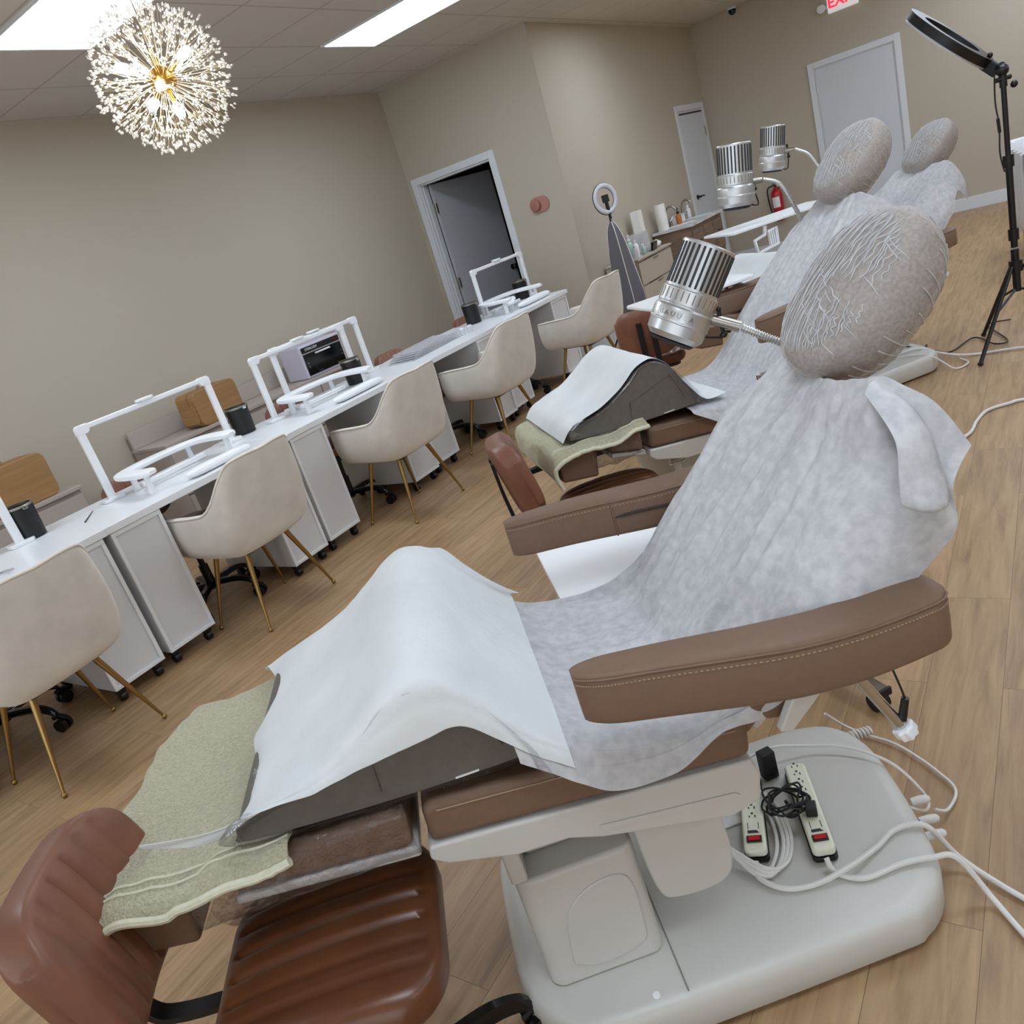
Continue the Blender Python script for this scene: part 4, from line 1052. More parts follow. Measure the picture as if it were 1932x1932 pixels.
def creases(P, amp, seed, n, along=.9):
    """thin pressed folds: narrow ridges running roughly down the sheet"""
    rnd = random.Random(seed); L_ = []
    for k in range(n):
        L_.append((rnd.uniform(.1, .9), rnd.uniform(-.12, .12), rnd.uniform(.005, .012), rnd.uniform(.4, 1)*rnd.choice((1, 1, -1)), rnd.uniform(0, .5), rnd.uniform(.5, 1.0)))
    out = []
    for i, r in enumerate(P):
        u = i/(len(P)-1); rr = []
        for j, p in enumerate(r):
            t_ = j/(len(r)-1); d = 0
            for a, b, w, s, u0, u1 in L_:
                if u0 < u < u1:
                    c = a+b*(u-u0)+.015*math.sin(u*9+a*20); g = min(1, (u-u0)*12, (u1-u)*12)
                    d += s*g*math.exp(-((t_-c)/w)**2)
            rr.append(p+V((-.7, 0, .7))*d*amp)
        out.append(rr)
    return out

def cover(ch_, label, stations, seed, near_more=1):
    P = sheet(stations, 10, 20)
    P = wrinkle(P, .009, 6, seed, lambda s, t_: .5+.9*abs(2*t_-1)**1.5, (.7, 2.6, .5))
    P = wrinkle(P, .006, 14, seed+9, lambda s, t_: 1-.5*s, (.25, 1.7, .25))
    P = creases(P, .011, seed, 26)
    P = wrinkle(P, .0014, 40, seed+5, None, (.7, 1.5, .7))
    t = thing('chair_cover', label, 'cover', (0, 0, 0), 0, 'white nonwoven covers on the treatment chairs'); place(ch_, t)
    o = obj('cover_sheet', M().grid(P), 'nonwoven', t, solid=.0012, sub=1)
    return t
# stations from the neck down; each: near edge ... near shoulder, centre, far shoulder ... far edge   (x, y, z)
def cov_stations(b0, b1, climb=False):
    (x0, z0), (x1, z1) = b0, b1; S = []
    def on_(f, off=.006):
        x = x0+(x1-x0)*f; z = z0+(z1-z0)*f; l = math.hypot(x1-x0, z1-z0); return x-(z1-z0)/l*off, z+(x1-x0)/l*off
    xt, zt = on_(1.0, .012); xb, zb = x1+.03, z1+.005
    S.append([(x1+.12, -.245, z1-.20), (x1+.10, -.25, z1-.08), (x1+.06, -.20, z1+.03), (x1+.03, -.09, z1+.03), (x1+.045, 0, z1+.028), (x1+.03, .09, z1+.03), (x1+.045, .2, z1+.02), (x1+.07, .25, z1-.05), (x1+.08, .27, z1-.14)])
    for f, w, fl in ((.90, .20, .05), (.72, .245, .10), (.5, .268, .10), (.30, .272, .08), (.13, .272, .05)):
        x, z = on_(f, .008); nx, nz = on_(f, -.05)
        k = .06 if f > .6 else .02
        S.append([(nx+.03+fl*.35, -w-.055-k*.4, nz-fl*.9), (nx+.02, -w-.05-k*.3, nz-fl*.35), (x+.012, -w-.006, z-.012), (x-.004, -w*.5, z+.006), (x, 0, z), (x-.004, w*.5, z+.006), (x+.012, w+.006, z-.012), (nx+.015, w+.035, nz-.03), (nx+.02, w+.04, nz-.08)])
    tailp = ((.10, .672, .06, .035), (.045, .698, .05, .03), (.0, .738, .045, .03), (-.045, .785, .05, .02)) if climb else ((.13, .662, .065, .035), (.05, .668, .05, .03), (-.06, .690, .0, .02))
    for x, z, nd, fd in ((.28, .655, .0, .03), (.20, .655, .045, .035))+tailp:
        S.append([(x, -.300-.01, z-nd-.012), (x, -.296, z-nd*.5-.004), (x, -.268, z+.002), (x, -.13, z+.002), (x, 0, z-.002), (x, .13, z+.002), (x, .268, z+.002), (x, .29, z-fd*.5), (x, .298, z-fd)])
    return S
def bk(f, o=.010): return (.31+.39*f-.72*o, .66+.41*f+.69*o)
s1 = [[(.745, -.335, 1.0), (.712, -.305, 1.075), (.672, -.235, 1.112), (.665, -.12, 1.09), (.695, 0, 1.075), (.715, .10, 1.075), (.755, .20, 1.085), (.785, .25, 1.05), (.80, .265, .97)],
      [(.705, -.345, .945), (.672, -.295, 1.01), (.640, -.255, 1.055), (.640, -.12, 1.05), (.660, 0, 1.04), (.67, .11, 1.045), (.70, .22, 1.04), (.735, .255, .99), (.74, .265, .93)]]
for f, w, dx, dz in ((.80, .262, .045, .15), (.64, .268, .05, .15), (.48, .27, .045, .125), (.33, .272, .05, .10), (.18, .272, .05, .075), (.06, .270, .03, .05)):
    x, z = bk(f)
    s1.append([(x+dx, -w-.05, z-dz), (x+dx*.5, -w-.048, z-dz*.45), (x+.008, -w+.002, z-.008), (x-.003, -w*.5, z+.005), (x, 0, z), (x-.003, w*.5, z+.005), (x+.01, w+.004, z-.01), (x+.05, w+.03, z-.02), (x+.06, w+.035, z-.06)])
s1[2][0] = (.698, -.338, .868); s1[2][1] = (.66, -.33, .945)
s1 += cov_stations((.31, .66), (.70, 1.07), True)[6:]
cover(c1, 'white nonwoven cover draped over the nearest treatment chair, flaring at its shoulder', s1, 1)
P = sheet([[(.638, -.255, 1.10), (.655, -.245, 1.11), (.685, -.235, 1.11), (.71, -.22, 1.085)], [(.627, -.335, 1.05), (.650, -.335, 1.055), (.685, -.318, 1.05), (.72, -.27, 1.03)], [(.616, -.352, .99), (.645, -.366, .985), (.69, -.345, .975), (.725, -.28, .96)], [(.612, -.357, .955), (.640, -.382, .945), (.68, -.365, .938), (.715, -.30, .925)], [(.625, -.348, .945), (.650, -.360, .93), (.68, -.35, .925), (.70, -.31, .92)]], 8, 8)
fl = obj('corner_flap', M().grid(wrinkle(P, .003, 12, 4)), 'nonwoven', [o for o in D.objects if o.name == 'chair_cover'][0], solid=.001, sub=1)
s2 = cov_stations((.31, .66), (.80, 1.17)); s2[0] = [(.90, -.27, 1.0), (.88, -.26, 1.12), (.80, -.21, 1.20), (.81, -.10, 1.205), (.84, 0, 1.20), (.84, .1, 1.205), (.86, .18, 1.19), (.90, .23, 1.10), (.91, .24, 1.04)]
cover(c2, 'white nonwoven cover on the middle treatment chair, hanging over its legs', s2, 9)
s3 = cov_stations((.31, .66), (.84, 1.05)); cover(c3, 'white nonwoven cover on the farthest treatment chair below the small headrest', s3, 15)

# elastic caps over the headrests
def cap(ch_, head, label):
    t = thing('headrest_cap', label, 'cap', (0, 0, 0), 0, 'elastic nonwoven caps on the headrests'); place(ch_, t)
    H = V((head[0], 0, head[1])); up = V((.72, 0, .69)).normalized(); mx = Matrix((V((0, -1, 0)), up, V((0, -1, 0)).cross(up))).transposed()
    n, m_ = 120, 60; rings = []
    def sg(x, p): return math.copysign(abs(x)**p, x)
    for i in range(m_+1):
        ph = -PI/2+PI*i/m_; cz = sg(math.sin(ph), .84); cr = max(abs(math.cos(ph))**.84, .02); rg = []
        for j in range(n):
            a = 2*PI*j/n
            p = V((.128*cr*sg(math.cos(a), .84), .158*cr*sg(math.sin(a), .84), .060*cz))
            f = 1.035
            # pleats on the front face run up the pad, gathers radiate on the back
            front = p.z > 0
            if front: d = .0022*math.sin(p.x*300+8*noise.noise(p*9))*min(1, abs(1-cr)*3+.25)+.003*noise.noise(p*25)
            else: d = .0045*math.sin(26*a+3*noise.noise(p*12))*(1-cr*.6)+.004*noise.noise(p*22)
            q = mx @ (V((p.x*f, p.y*f, p.z*(1.10 if front else 1.9)))+V((0, 0, d)) + p.normalized()*d*.6)
            rg.append(H+q)
        rings.append(rg)
    o = obj('cap_fabric', M().loft(rings), 'cap', t, ang=180)
    pleat = M()
    vs_ = [p for r in rings for p in r]; bv = BVHTree.FromPolygons(vs_, [(i*n+j, i*n+(j+1) % n, (i+1)*n+(j+1) % n, (i+1)*n+j) for i in range(m_) for j in range(n)])
    zd = mx @ V((0, 0, 1))
    def onf(x, y):
        h = bv.ray_cast(H+mx @ V((x, y, .3)), -zd); return h[0]+zd*.0012 if h[0] else None
    rnd = random.Random(4)
    for k in range(34):
        xx = -.116+k*.0070
        L_ = math.sqrt(max(0, 1-(xx/.130)**2))*.158*.88
        segs = [(-L_, L_)] if k < 20 else [(-L_, -L_*rnd.uniform(.2, .7)), (L_*rnd.uniform(-.1, .3), L_)]
        for y0_, y1_ in segs:
            pts = [onf(xx+.0012*noise.noise(V((k*3.1, q_*.7+y0_*9, 0)))+(.0018*math.sin(q_*1.3+k) if k > 20 else 0), y0_+(y1_-y0_)*q_/14) for q_ in range(15)]
            pts = [p for p in pts if p]
            if len(pts) > 3: pleat.tube(pts, [.0004]+[.0012]*(len(pts)-2)+[.0004], 5)
    # broken creases running round towards the gathered side
    for k in range(16):
        a0 = rnd.uniform(-.06, .10); y_ = rnd.uniform(-.12, .11); pts = [onf(a0+.006*q_, y_-.0035*q_+.0012*math.sin(q_*1.1+k)) for q_ in range(8)]; pts = [p for p in pts if p]
        if len(pts) > 3: pleat.tube(pts, [.0003]+[.0011]*(len(pts)-2)+[.0003], 5)
    obj('cap_pleats', pleat, 'nonwoven', o)
    ga = M()
    for j in range(0, n, 3):
        ga.tube([rings[i][j]+(rings[i][j]-H).normalized()*.0012 for i in range(2, 24+(j*7) % 9, 2)], .0011, 5)
    obj('cap_gathers', ga, 'nonwoven', o)
    return t
cap(c1, (.79, 1.195), 'pleated white elastic cap over the nearest and largest headrest')
cap(c2, (.895, 1.312), 'white elastic cap on the middle headrest, in front of the closed door')
cap(c3, (.955, 1.165), 'white elastic cap on the smallest, farthest headrest at the right')

# ------------------------------------------------------------------ bolsters, covers, towels
prof = [(-.505, .738), (-.50, .752), (-.46, .768), (-.36, .795), (-.27, .845), (-.215, .885), (-.17, .899), (-.135, .893), (-.10, .865), (-.06, .80), (-.03, .745), (-.018, .712), (-.025, .700), (-.25, .704), (-.49, .722)]
YX = axes((1, 0, 0), (0, 0, 1), (0, -1, 0))
def bolster(ch_, lab, far=.27):
    t = thing('knee_bolster', lab, 'bolster', (0, 0, 0), 0, 'grey knee bolsters in plastic sleeves'); place(ch_, t)
    b = obj('bolster_body', M().prism([(p.x, p.y) for p in crom([(a, b_, 0) for a, b_ in prof+[prof[0]]], 4)[:-1]], -far, .27, YX), 'greyvinyl', t, bevel=.01, seg=3)
    pf = [(-.26, .745), (-.085, .775), (-.07, .725), (-.26, .712), (-.26, .745)]
    obj('pocket_seam', M().tube([(x, -.2712 if False else -.2715, z) for x, z in [(-.27, .728), (-.265, .785), (-.10, .835), (-.06, .735)]], .0018, 6), 'greyvinyl', b)
    obj('white_tag', M().box(-.15, -.11, -.273, -.271, .7035, .7065), 'label', b)
    # clear sleeve sticking out past the near end
    K = crom([(a, b_+.0, 0) for a, b_ in prof+[prof[0]]], 3); cx, cz = -.24, .775; rg = []
    for y, s, sx in ((.10, 1.006, 0), (-.1, 1.008, 0), (-.262, 1.008, 0), (-.278, .99, 0), (-.29, .95, 0)):
        r_ = []
        for k, p in enumerate(K):
            w = .004*noise.noise(V((p.x*30, y*20, p.y*30)))
            r_.append(V((cx+(p.x-cx)*(s+w*3), y+.006*noise.noise(V((k*.4, y*9, 1))), max(cz+(p.y-cz)*(s+w*3), .7))))
        rg.append(r_)
    obj('plastic_sleeve', M().loft(rg, cap=False), 'clear', t, solid=.0006)
    # twisted tips of the sleeve
    P = sheet([[(-.51, -.27, .735), (-.50, -.30, .745), (-.47, -.315, .745)], [(-.50, -.27, .752), (-.52, -.305, .765), (-.50, -.33, .775)], [(-.46, -.27, .768), (-.475, -.30, .79), (-.45, -.325, .80)]], 5, 5)
    obj('sleeve_tip', M().grid(wrinkle(P, .006, 30, 2)), 'clear', t, solid=.0006)
    P = sheet([[(-.03, -.27, .70), (-.02, -.31, .70), (-.0, -.33, .685)], [(-.04, -.27, .76), (-.03, -.30, .75), (.0, -.325, .70)], [(-.09, -.27, .86), (-.07, -.29, .83), (-.02, -.31, .75)]], 5, 5)
    obj('sleeve_tip', M().grid(wrinkle(P, .006, 30, 5)), 'clear', t, solid=.0006)
    return t
bolster(c1, 'grey bolster in a clear sleeve on the nearest chair, under the white paper')
bolster(c2, 'grey wedge-shaped bolster with bare near end on the middle chair')
bolster(c3, 'grey bolster on the farthest chair, almost wholly behind the lamps')

def top_at(x):
    pts = prof[:12]
    for i in range(len(pts)-1):
        if pts[i][0] <= x <= pts[i+1][0]: return pts[i][1]+(pts[i+1][1]-pts[i][1])*(x-pts[i][0])/(pts[i+1][0]-pts[i][0]+1e-9)
    return .70 if x > -.02 else .738
# white paper over the nearest bolster
t = thing('paper_sheet', 'bright white paper sheet tented over the nearest bolster, torn at the foot end', 'sheet', (0, 0, 0)); place(c1, t)
xs = [.04, .015, -.02, -.06, -.105, -.155, -.21, -.27, -.34, -.42, -.49, -.535]
S = []
for i, x in enumerate(xs):
    z = (.712, .734, .772, .826, .890, .916)[i] if i < 6 else top_at(x)+.010
    sag = [.035, .045, .06, .075, .085, .082, .07, .055, .03, .014, .004, .0][i]
    off = .012 if i < 7 else -.006
    zn = (.668, .690, .722, .768, .812, .811, .806, .799, .791, .782, .776, .773)[i]
    S.append([(x, -.304+.012*(i > 8), zn), (x, -.297+.01*(i > 8), zn*.5+z*.5-.002), (x, -.272, z-.004), (x, -.14, z+.004), (x, 0, z+.003), (x, .14, z+.004), (x, .27, z-.001), (x, .30+(.04 if i < 5 else 0), z-.02), (x+.02, .315+(.07 if i < 5 else 0), z-.045)])
# wavy torn foot edge
for j, d in enumerate((-.10, -.09, .01, .045, .02, .05, .01, -.01, 0)):
    x, y, z = S[-1][j]; S[-1][j] = (x+d, y, z-d*.25+.002)
    x, y, z = S[-2][j]; S[-2][j] = (x+d*.35, y, z)
P = sheet(S, 8, 8); P = wrinkle(P, .0045, 8, 22, lambda s, t_: .4+.8*abs(2*t_-1)**2, (1, 1.5, 1))
P = creases(P, .003, 77, 9)
P = wrinkle(P, .0010, 34, 31)
obj('paper', M().grid(P), 'whitesheet', t, solid=.0012, sub=1)
# paper on the middle bolster: lies on top and hangs over its foot end
def paper2(ch_, lab, seed, foot=True):
    t = thing('paper_sheet', lab, 'sheet', (0, 0, 0)); place(ch_, t); S = []
    for x in (.10, .02, -.04, -.09, -.13, -.17, -.22, -.28, -.36, -.44, -.50):
        z = top_at(x)+.011 if x < -.02 else .70
        S.append([(x, -.268, z), (x, -.13, z+.002), (x, 0, z), (x, .13, z+.002), (x, .27, z), (x, .30, z-.04)])
    if foot:
        S.append([(-.535, -.262, .722), (-.535, -.13, .722), (-.535, 0, .722), (-.535, .13, .722), (-.535, .27, .722), (-.53, .30, .70)])
    P = wrinkle(sheet(S, 6, 8), .0022, 12, seed); obj('paper', M().grid(P), 'whitesheet', t, solid=.0012, sub=1); return t
paper2(c2, 'white paper sheet lying over the wedge bolster of the middle chair', 3)
paper2(c3, 'white paper sheet over the bolster of the farthest chair', 8)

def towel(ch_, lab, seed, y0=-.305, y1=.30, x_end=-.43, tail=True, shear=.04, dx=0):
    t = thing('towel', lab, 'towel', (0, 0, 0), 0, 'sage green towels on the footrests'); place(ch_, t)
    S = []
    for x, z, nd in ((x_end, .706, .0), (-.50, .708, .008), (-.57, .703, .012), (-.63, .700, .01), (-.70, .704, .002), (-.755, .706, .01), (-.79, .69, .012), (-.80, .655, .0), (-.797, .62, 0), (-.79, .59, 0)):
        x += dx
        S.append([(x, y0-.008, z-nd-.012), (x, y0+.012, z-nd*.6), (x, y0+.06, z), (x, -.10, z+.004), (x, .05, z-.003), (x, .16, z+.005), (x, y1-.03, z), (x+.01, y1+.01, z-.02), (x+.02, y1+.018, z-.05)])
    S = [[(a+(shear*(b/.3)*min(1, (-a-.58)/.2) if a < -.58 else 0), b, c) for a, b, c in r] for r in S]
    P = wrinkle(wrinkle(sheet(S, 7, 7), .012, 10, seed, None, (1, 1, 1)), .004, 30, seed+2)
    o = obj('terry_sheet', M().grid(P), 'towel', t, solid=.007, sub=1)
    edge = [r[0]+V((0, -.002, 0)) for r in P]; obj('hem', M().tube(edge, .0078, 8), 'towel_hem', t)
    obj('woven_band', M().tube([r[11]+V((0, 0, .0045)) for r in P[:48]], .0028, 6).tube([r[13]+V((0, 0, .0045)) for r in P[:48]], .0028, 6), 'towel_hem', t)
    if shear: obj('care_tag', M().box(-.772, -.745, y0-.004, y0-.002, .612, .645), 'label', t)
    return t
towel(c1, 'sage green towel over the nearest footrest, bottom left', 3)
towel(c2, 'sage green towel over the footrest of the middle chair', 8, shear=0, dx=.2)

# clear film wrapped over the leg rest
def film(ch_, lab, seed, k=1):
    t = thing('plastic_film', lab, 'film', (0, 0, 0), 0, 'clear film wrapped on the leg rests'); place(ch_, t)
    S = []
    for x in (-.245, -.30, -.38, -.46, -.55, -.62):
        x = -.245+(x+.245)*k
        S.append([(x, -.05, .565 if x > -.5 else .60), (x, -.20, .585+.02*math.sin(x*40)), (x, -.284, .60), (x, -.290, .65), (x, -.280, .694), (x, -.2, .7015), (x, -.05, .7015)])
    P = wrinkle(sheet(S, 6, 5), .004, 26, seed); obj('film_sheet', M().grid(P), 'clear', t, solid=.0006); return t
film(c1, 'clear crinkled film around the leg rest of the nearest chair', 3)
film(c2, 'clear crinkled film around the leg rest of the middle chair', 7, .55)

# white side trays on the far side of each chair
def tray(ch_, lab, x0, x1, y0, y1, z, brk=False):
    t = thing('side_tray', lab, 'tray', (0, 0, 0), 0, 'white side trays of the treatment chairs'); place(ch_, t)
    obj('tray_top', M().prism(rrect(x0, x1, y0, y1, .02), z-.014, z), 'wmatte', t, bevel=.003, seg=2)
    cx = x1-.06; cy = (y0+y1)/2
    obj('tray_arm', M().cyl((cx, cy, z-.014), (cx, cy, z-.05), .018).tube([(cx, cy, z-.045), (cx+.05, .40, z-.05), (cx+.12, .36, z-.2)], .012, 8, k=4).tube([(cx+.12, .36, z-.2), (cx+.12, .35, .5), (.40, .2, .48)], .012, 8), 'chrome', t)
    if brk:
        bx = axes((1, 0, 0), (0, 0, 1), (0, -1, 0), (x0+.21, y0+.02, z-.015))
        m = M()
        o_ = [(.02, 0), (.14, 0), (.12, -.03), (.10, -.035), (.105, -.14), (.0, -.165), (-.03, -.15), (-.04, -.07), (.03, -.055)]
        i_ = [(-.02, -.085), (.04, -.07), (.045, -.13), (-.01, -.145)]
        m.tube([(x0+.23, y0+.03, z-.02), (x0+.22, y0+.03, z-.07), (x0+.15, y0+.03, z-.085), (x0+.16, y0+.03, z-.165), (x0+.30, y0+.03, z-.14), (x0+.30, y0+.03, z-.05), (x0+.24, y0+.03, z-.06)], .012, 8)
        for k in range(4): m.box(x0+.245+k*.014, x0+.252+k*.014, y0+.02, y0+.04, z-.14, z-.06)
        obj('tray_clip', m, 'wmatte', t)
    return t
tray(c1, 'white side tray below the far arm of the nearest chair', .15, .74, .36, .72, .62)
tray(c2, 'white side tray sticking out left beneath the nearest silver lamp', .12, .60, .30, .62, .975)
tray(c3, 'white side tray with a looped clip under it, beyond the middle lamp', -.15, .60, .30, .66, 1.03, True)

# ------------------------------------------------------------------ silver cup lamps
def make_lamp(label, pb, pt, goose, base, rz=0, big=True, legs=(0, 90, 180, 270)):
    """pb, pt: centres of the bottom and top faces of the housing (world)"""
    pb, pt = V(pb), V(pt); ax = (pt-pb); H = ax.length; ax.normalize(); O_ = V((base[0], base[1], 0))
    t = thing('cup_lamp', label, 'lamp', O_, 0, 'silver slotted cup lamps')
    P0 = pb-O_; fx = frame_to(ax); r = H*.315
    body = M(); pr = [(r*.86, -.012*H/.2), (r*1.03, .0), (r*1.055, .11*H), (r*1.075, .118*H), (r*1.075, .13*H), (r*1.06, .14*H), (r*1.065, .24*H), (r*1.045, .275*H), (r*.99, .298*H), (r*.99, .312*H), (r*1.015, .322*H), (r*1.015, .475*H), (r*.95, .487*H), (r*.95, H*.985), (r*.92, H), (r*.86, H), (r*.86, H*.94), (.003, H*.93)]
    body.lathe(pr, P0, fx, 48); b = obj('housing', body, 'silver', t, ang=16)
    n = 30; sl = M()
    for k in range(n):
        a = 2*PI*k/n; d = fx @ V((math.cos(a), math.sin(a), 0)); s_ = fx @ V((-math.sin(a), math.cos(a), 0)); c = P0+d*r*.948
        w = r*.042; z0, z1 = .515*H, .96*H
        q = [c+s_*w+ax*z0, c-s_*w+ax*z0, c-s_*w+ax*z1, c+s_*w+ax*z1]; q2 = [p+d*.0016 for p in q]
        q = [p-d*.003 for p in q]
        sl.add(q+q2, [(0, 1, 2, 3), (4, 5, 6, 7), (0, 1, 5, 4), (1, 2, 6, 5), (2, 3, 7, 6), (3, 0, 4, 7)])
    obj('vent_slots', sl, 'slot', b)
    rb = M()
    for k in range(30):
        a = 2*PI*(k+.5)/30; d = fx @ V((math.cos(a), math.sin(a), 0)); c = P0+d*r*1.015; rb.tube([c+ax*.35*H, c+ax*.46*H], r*.022, 5)
    obj('grip_ribs', rb, 'steel', b)
    obj('front_grille', M().lathe([(r*.82, -.014*H/.2-.001), (r*.7, -.02*H/.2-.002), (r*.1, -.02*H/.2-.002)], P0, fx, 32), 'slot', b)
    G_ = [V(p)-O_ for p in goose]
    jd = (G_[1]-G_[0]).normalized()
    jt = M().cyl(G_[0], G_[0]+(G_[1]-G_[0])*.95, .0135); obj('joint_sleeve', jt, 'steel', t)
    obj('joint_screw', M().cyl(G_[0]+(G_[1]-G_[0])*.45+V((0, 0, -.03)), G_[0]+(G_[1]-G_[0])*.45+V((0, 0, .028)), .005, n=10).ell(G_[0]+(G_[1]-G_[0])*.45+V((0, 0, -.032)), (.01, .01, .008), n=10, m=6).ell(G_[0]+(G_[1]-G_[0])*.45+V((0, 0, .03)), (.007, .007, .007), n=10, m=6), 'black', t)
    cc = crom(G_[1:], 8); obj('gooseneck', M().tube(cc, .0075, 10), 'silver', t)
    if big:
        co = M(); L_ = 0; pts = []
        for i in range(len(cc)-1):
            for q in range(10): pts.append(cc[i].lerp(cc[i+1], q/10))
        hel = []
        tt = (pts[1]-pts[0]).normalized(); a0 = tt.orthogonal().normalized()
        for i, p in enumerate(pts[:-1]):
            tt = (pts[i+1]-p); tt.normalize(); a0 = (a0-tt*a0.dot(tt)).normalized(); b0 = tt.cross(a0); L_ += (pts[i+1]-p).length
            an = L_/.006*2*PI; hel.append(p+(a0*math.cos(an)+b0*math.sin(an))*.0085)
        # rings instead of a fine helix
        Ls = 0; nxt = 0
        for i in range(len(pts)-1):
            Ls += (pts[i+1]-pts[i]).length
            if Ls >= nxt:
                d = (pts[i+1]-pts[i]).normalized(); co.cyl(pts[i], pts[i]+d*.0028, .0098, n=12); nxt += .0065
        obj('spiral_wrap', co, 'steel', t)
    obj('cord', M().tube([P0-ax*.01+V((.02, -.03, 0)), P0-ax*.03+V((.03, -.08, -.0)), G_[0]+(G_[1]-G_[0])*.4+V((0, 0, -.04))], .003, 6, k=5), 'black', t)
    e = G_[-1]
    obj('stand_pole', M().cyl((0, 0, .06), (0, 0, e.z-.02), .012).tube([(0, 0, e.z-.03), (e.x*.5, e.y*.5, e.z-.01), e], .01, 8), 'chrome', t)
    for ka in legs:
        a = R(rz+ka); d = V((math.cos(a), math.sin(a), 0)); s_ = V((-d.y, d.x, 0))
        lg = obj('stand_leg', M().add([d*.01+s_*.02+V((0, 0, .085)), d*.01-s_*.02+V((0, 0, .085)), d*.01-s_*.02+V((0, 0, .06)), d*.01+s_*.02+V((0, 0, .06)), d*.27+s_*.02+V((0, 0, .075)), d*.27-s_*.02+V((0, 0, .075)), d*.27-s_*.02+V((0, 0, .058)), d*.27+s_*.02+V((0, 0, .058))], [(0, 1, 2, 3), (4, 5, 6, 7), (0, 1, 5, 4), (1, 2, 6, 5), (2, 3, 7, 6), (3, 0, 4, 7)]), 'chrome', t, bevel=.002, seg=2)
        obj('end_cap', M().box(-.004, .004, -.021, .021, -.011, .011, axes(d, s_, (0, 0, 1), d*.273+V((0, 0, .0665)))), 'black', lg)
        c = d*.245+V((0, 0, .0255)); w = M()
        for q in (-1, 1): w.cyl(c+s_*q*.005, c+s_*q*.02, .025, n=18)
        w.cyl(c+V((0, 0, .01)), c+V((0, 0, .035)), .009, n=10); obj('caster', w, 'black', lg)
    return t
l1 = make_lamp('largest silver cup lamp with raised lettering, nearest the viewer', (1.800, .781, 1.125), (1.874, .680, 1.30), [(1.838, .715, 1.145), (1.856, .635, 1.10), (1.868, .580, 1.06), (1.90, .52, 1.01), (1.95, .56, .96)], (2.0, .66), 234, True, (0, 120, 240))
# lettering on the nearest lamp, curved round the cup
pb, pt = V((1.800, .781, 1.125)), V((1.874, .680, 1.30)); ax = (pt-pb); H_ = ax.length; ax.normalize(); r_ = H_*.315*1.064
host = [o for o in l1.children if o.name.startswith('housing')][0]
vd = (V((0, 0, 1.5))-pb); vd = (vd-ax*vd.dot(ax)).normalized(); sd_ = ax.cross(vd)
for i, c_ in enumerate('SAUUSA'):
    a = R(-38+i*12.5-4); d = vd*math.cos(a)+sd_*math.sin(a); tg = ax.cross(d)
    o_ = pb-V(l1.location)+d*r_+ax*(.198*H_)
    txt(c_, .0165, .0016, 'raised_letter', 'steel', host, axes(tg, ax, d, o_), True)
make_lamp('middle silver cup lamp, upright above the white tray', (3.421, 1.096, 1.275), (3.437, 1.071, 1.498), [(3.437, 1.05, 1.345), (3.455, .985, 1.335), (3.470, .93, 1.30), (3.478, .895, 1.22), (3.50, .86, 1.10)], (3.62, .78), 20)
make_lamp('smallest silver cup lamp, farthest of the three, in front of the back wall', (5.013, 1.368, 1.308), (5.027, 1.33, 1.526), [(5.03, 1.305, 1.375), (5.045, 1.235, 1.37), (5.06, 1.17, 1.32), (5.068, 1.12, 1.22), (5.09, 1.06, 1.1)], (5.2, .98), 0, False)

# ------------------------------------------------------------------ power strips and cables on the nearest base
def loc(u, v, z): return V((u, v, z))
cm = Matrix.Translation(V((1.003, .905, 0))) @ Matrix.Rotation(R(-48.5), 4, 'Z')
def strip(label, a, b, z, outlets=4):
    a, b = cm @ V((a[0], a[1], z)), cm @ V((b[0], b[1], z)); d = (b-a); ln = d.length; ang = math.atan2(d.y, d.x)
    t = thing('power_strip', label, 'power strip', (a+b)/2, ang, 'cream power strips on the nearest chair base'); t.location.z = z
    bo = obj('strip_base', M().prism(rrect(-ln/2, ln/2, -.026, .026, .012), 0, .012), 'black', t, bevel=.002)
    tp_ = obj('strip_top', M().prism(rrect(-ln/2+.002, ln/2-.002, -.024, .024, .012), .0125, .034), 'cream', t, bevel=.006)
    x = -ln/2+.032
    rk = obj('rocker_switch', M().box(x-.009, x+.009, -.016, .016, .0343, .0375), 'black', tp_, bevel=.001)
    obj('rocker_light', M().box(x-.005, x+.005, -.012, .012, .0376, .0392), 'swred', rk)
    x += .018
    obj('printed_mark', M().prism([(x, -.012), (x+.008, -.006), (x+.008, .013), (x, .013)], .0343, .0346), 'slot', tp_)
    obj('printed_mark', M().box(x+.011, x+.03, -.012, -.0105, .0343, .0346).box(x+.011, x+.03, .0105, .012, .0343, .0346), 'slot', tp_)
    x += .045
    while x < ln/2-.012:
        m = M().box(x, x+.007, -.0075, -.005, .0343, .0347).box(x, x+.006, .005, .0075, .0343, .0347).cyl((x+.0125, 0, .0343), (x+.0125, 0, .0347), .0028, n=12)
        obj('outlet', m, 'seam', tp_); x += .026
    return t
strip('cream power strip nearer the column, its red switch at the bottom', (.352, -.088), (.443, .145), .106)
strip('cream power strip nearer the base edge, black cord coiled over it', (.478, -.145), (.545, .115), .106)
def cable(name, label, pts, r, m_, cat='cable', world=False, k=8, extra=None, group=None):
    P = [V(p) if world else cm @ V(p) for p in pts]
    t = M().tube(P, r, 8, k=k)
    if extra: extra(t)
    o = obj(name, t, m_); tag(o, label, cat, group); return o
cable('power_cable', 'thick white cable from the outer power strip, lower one leaving at the right', [(.474, -.155, .13), (.478, -.18, .112), (.52, -.215, .112), (.60, -.215, .114), (.66, -.225, .113), (.705, -.235, .10), (.74, -.28, .02), (.74, -.36, .012), (.74, -.5, .012), (.78, -.75, .012)], .0058, 'cable')
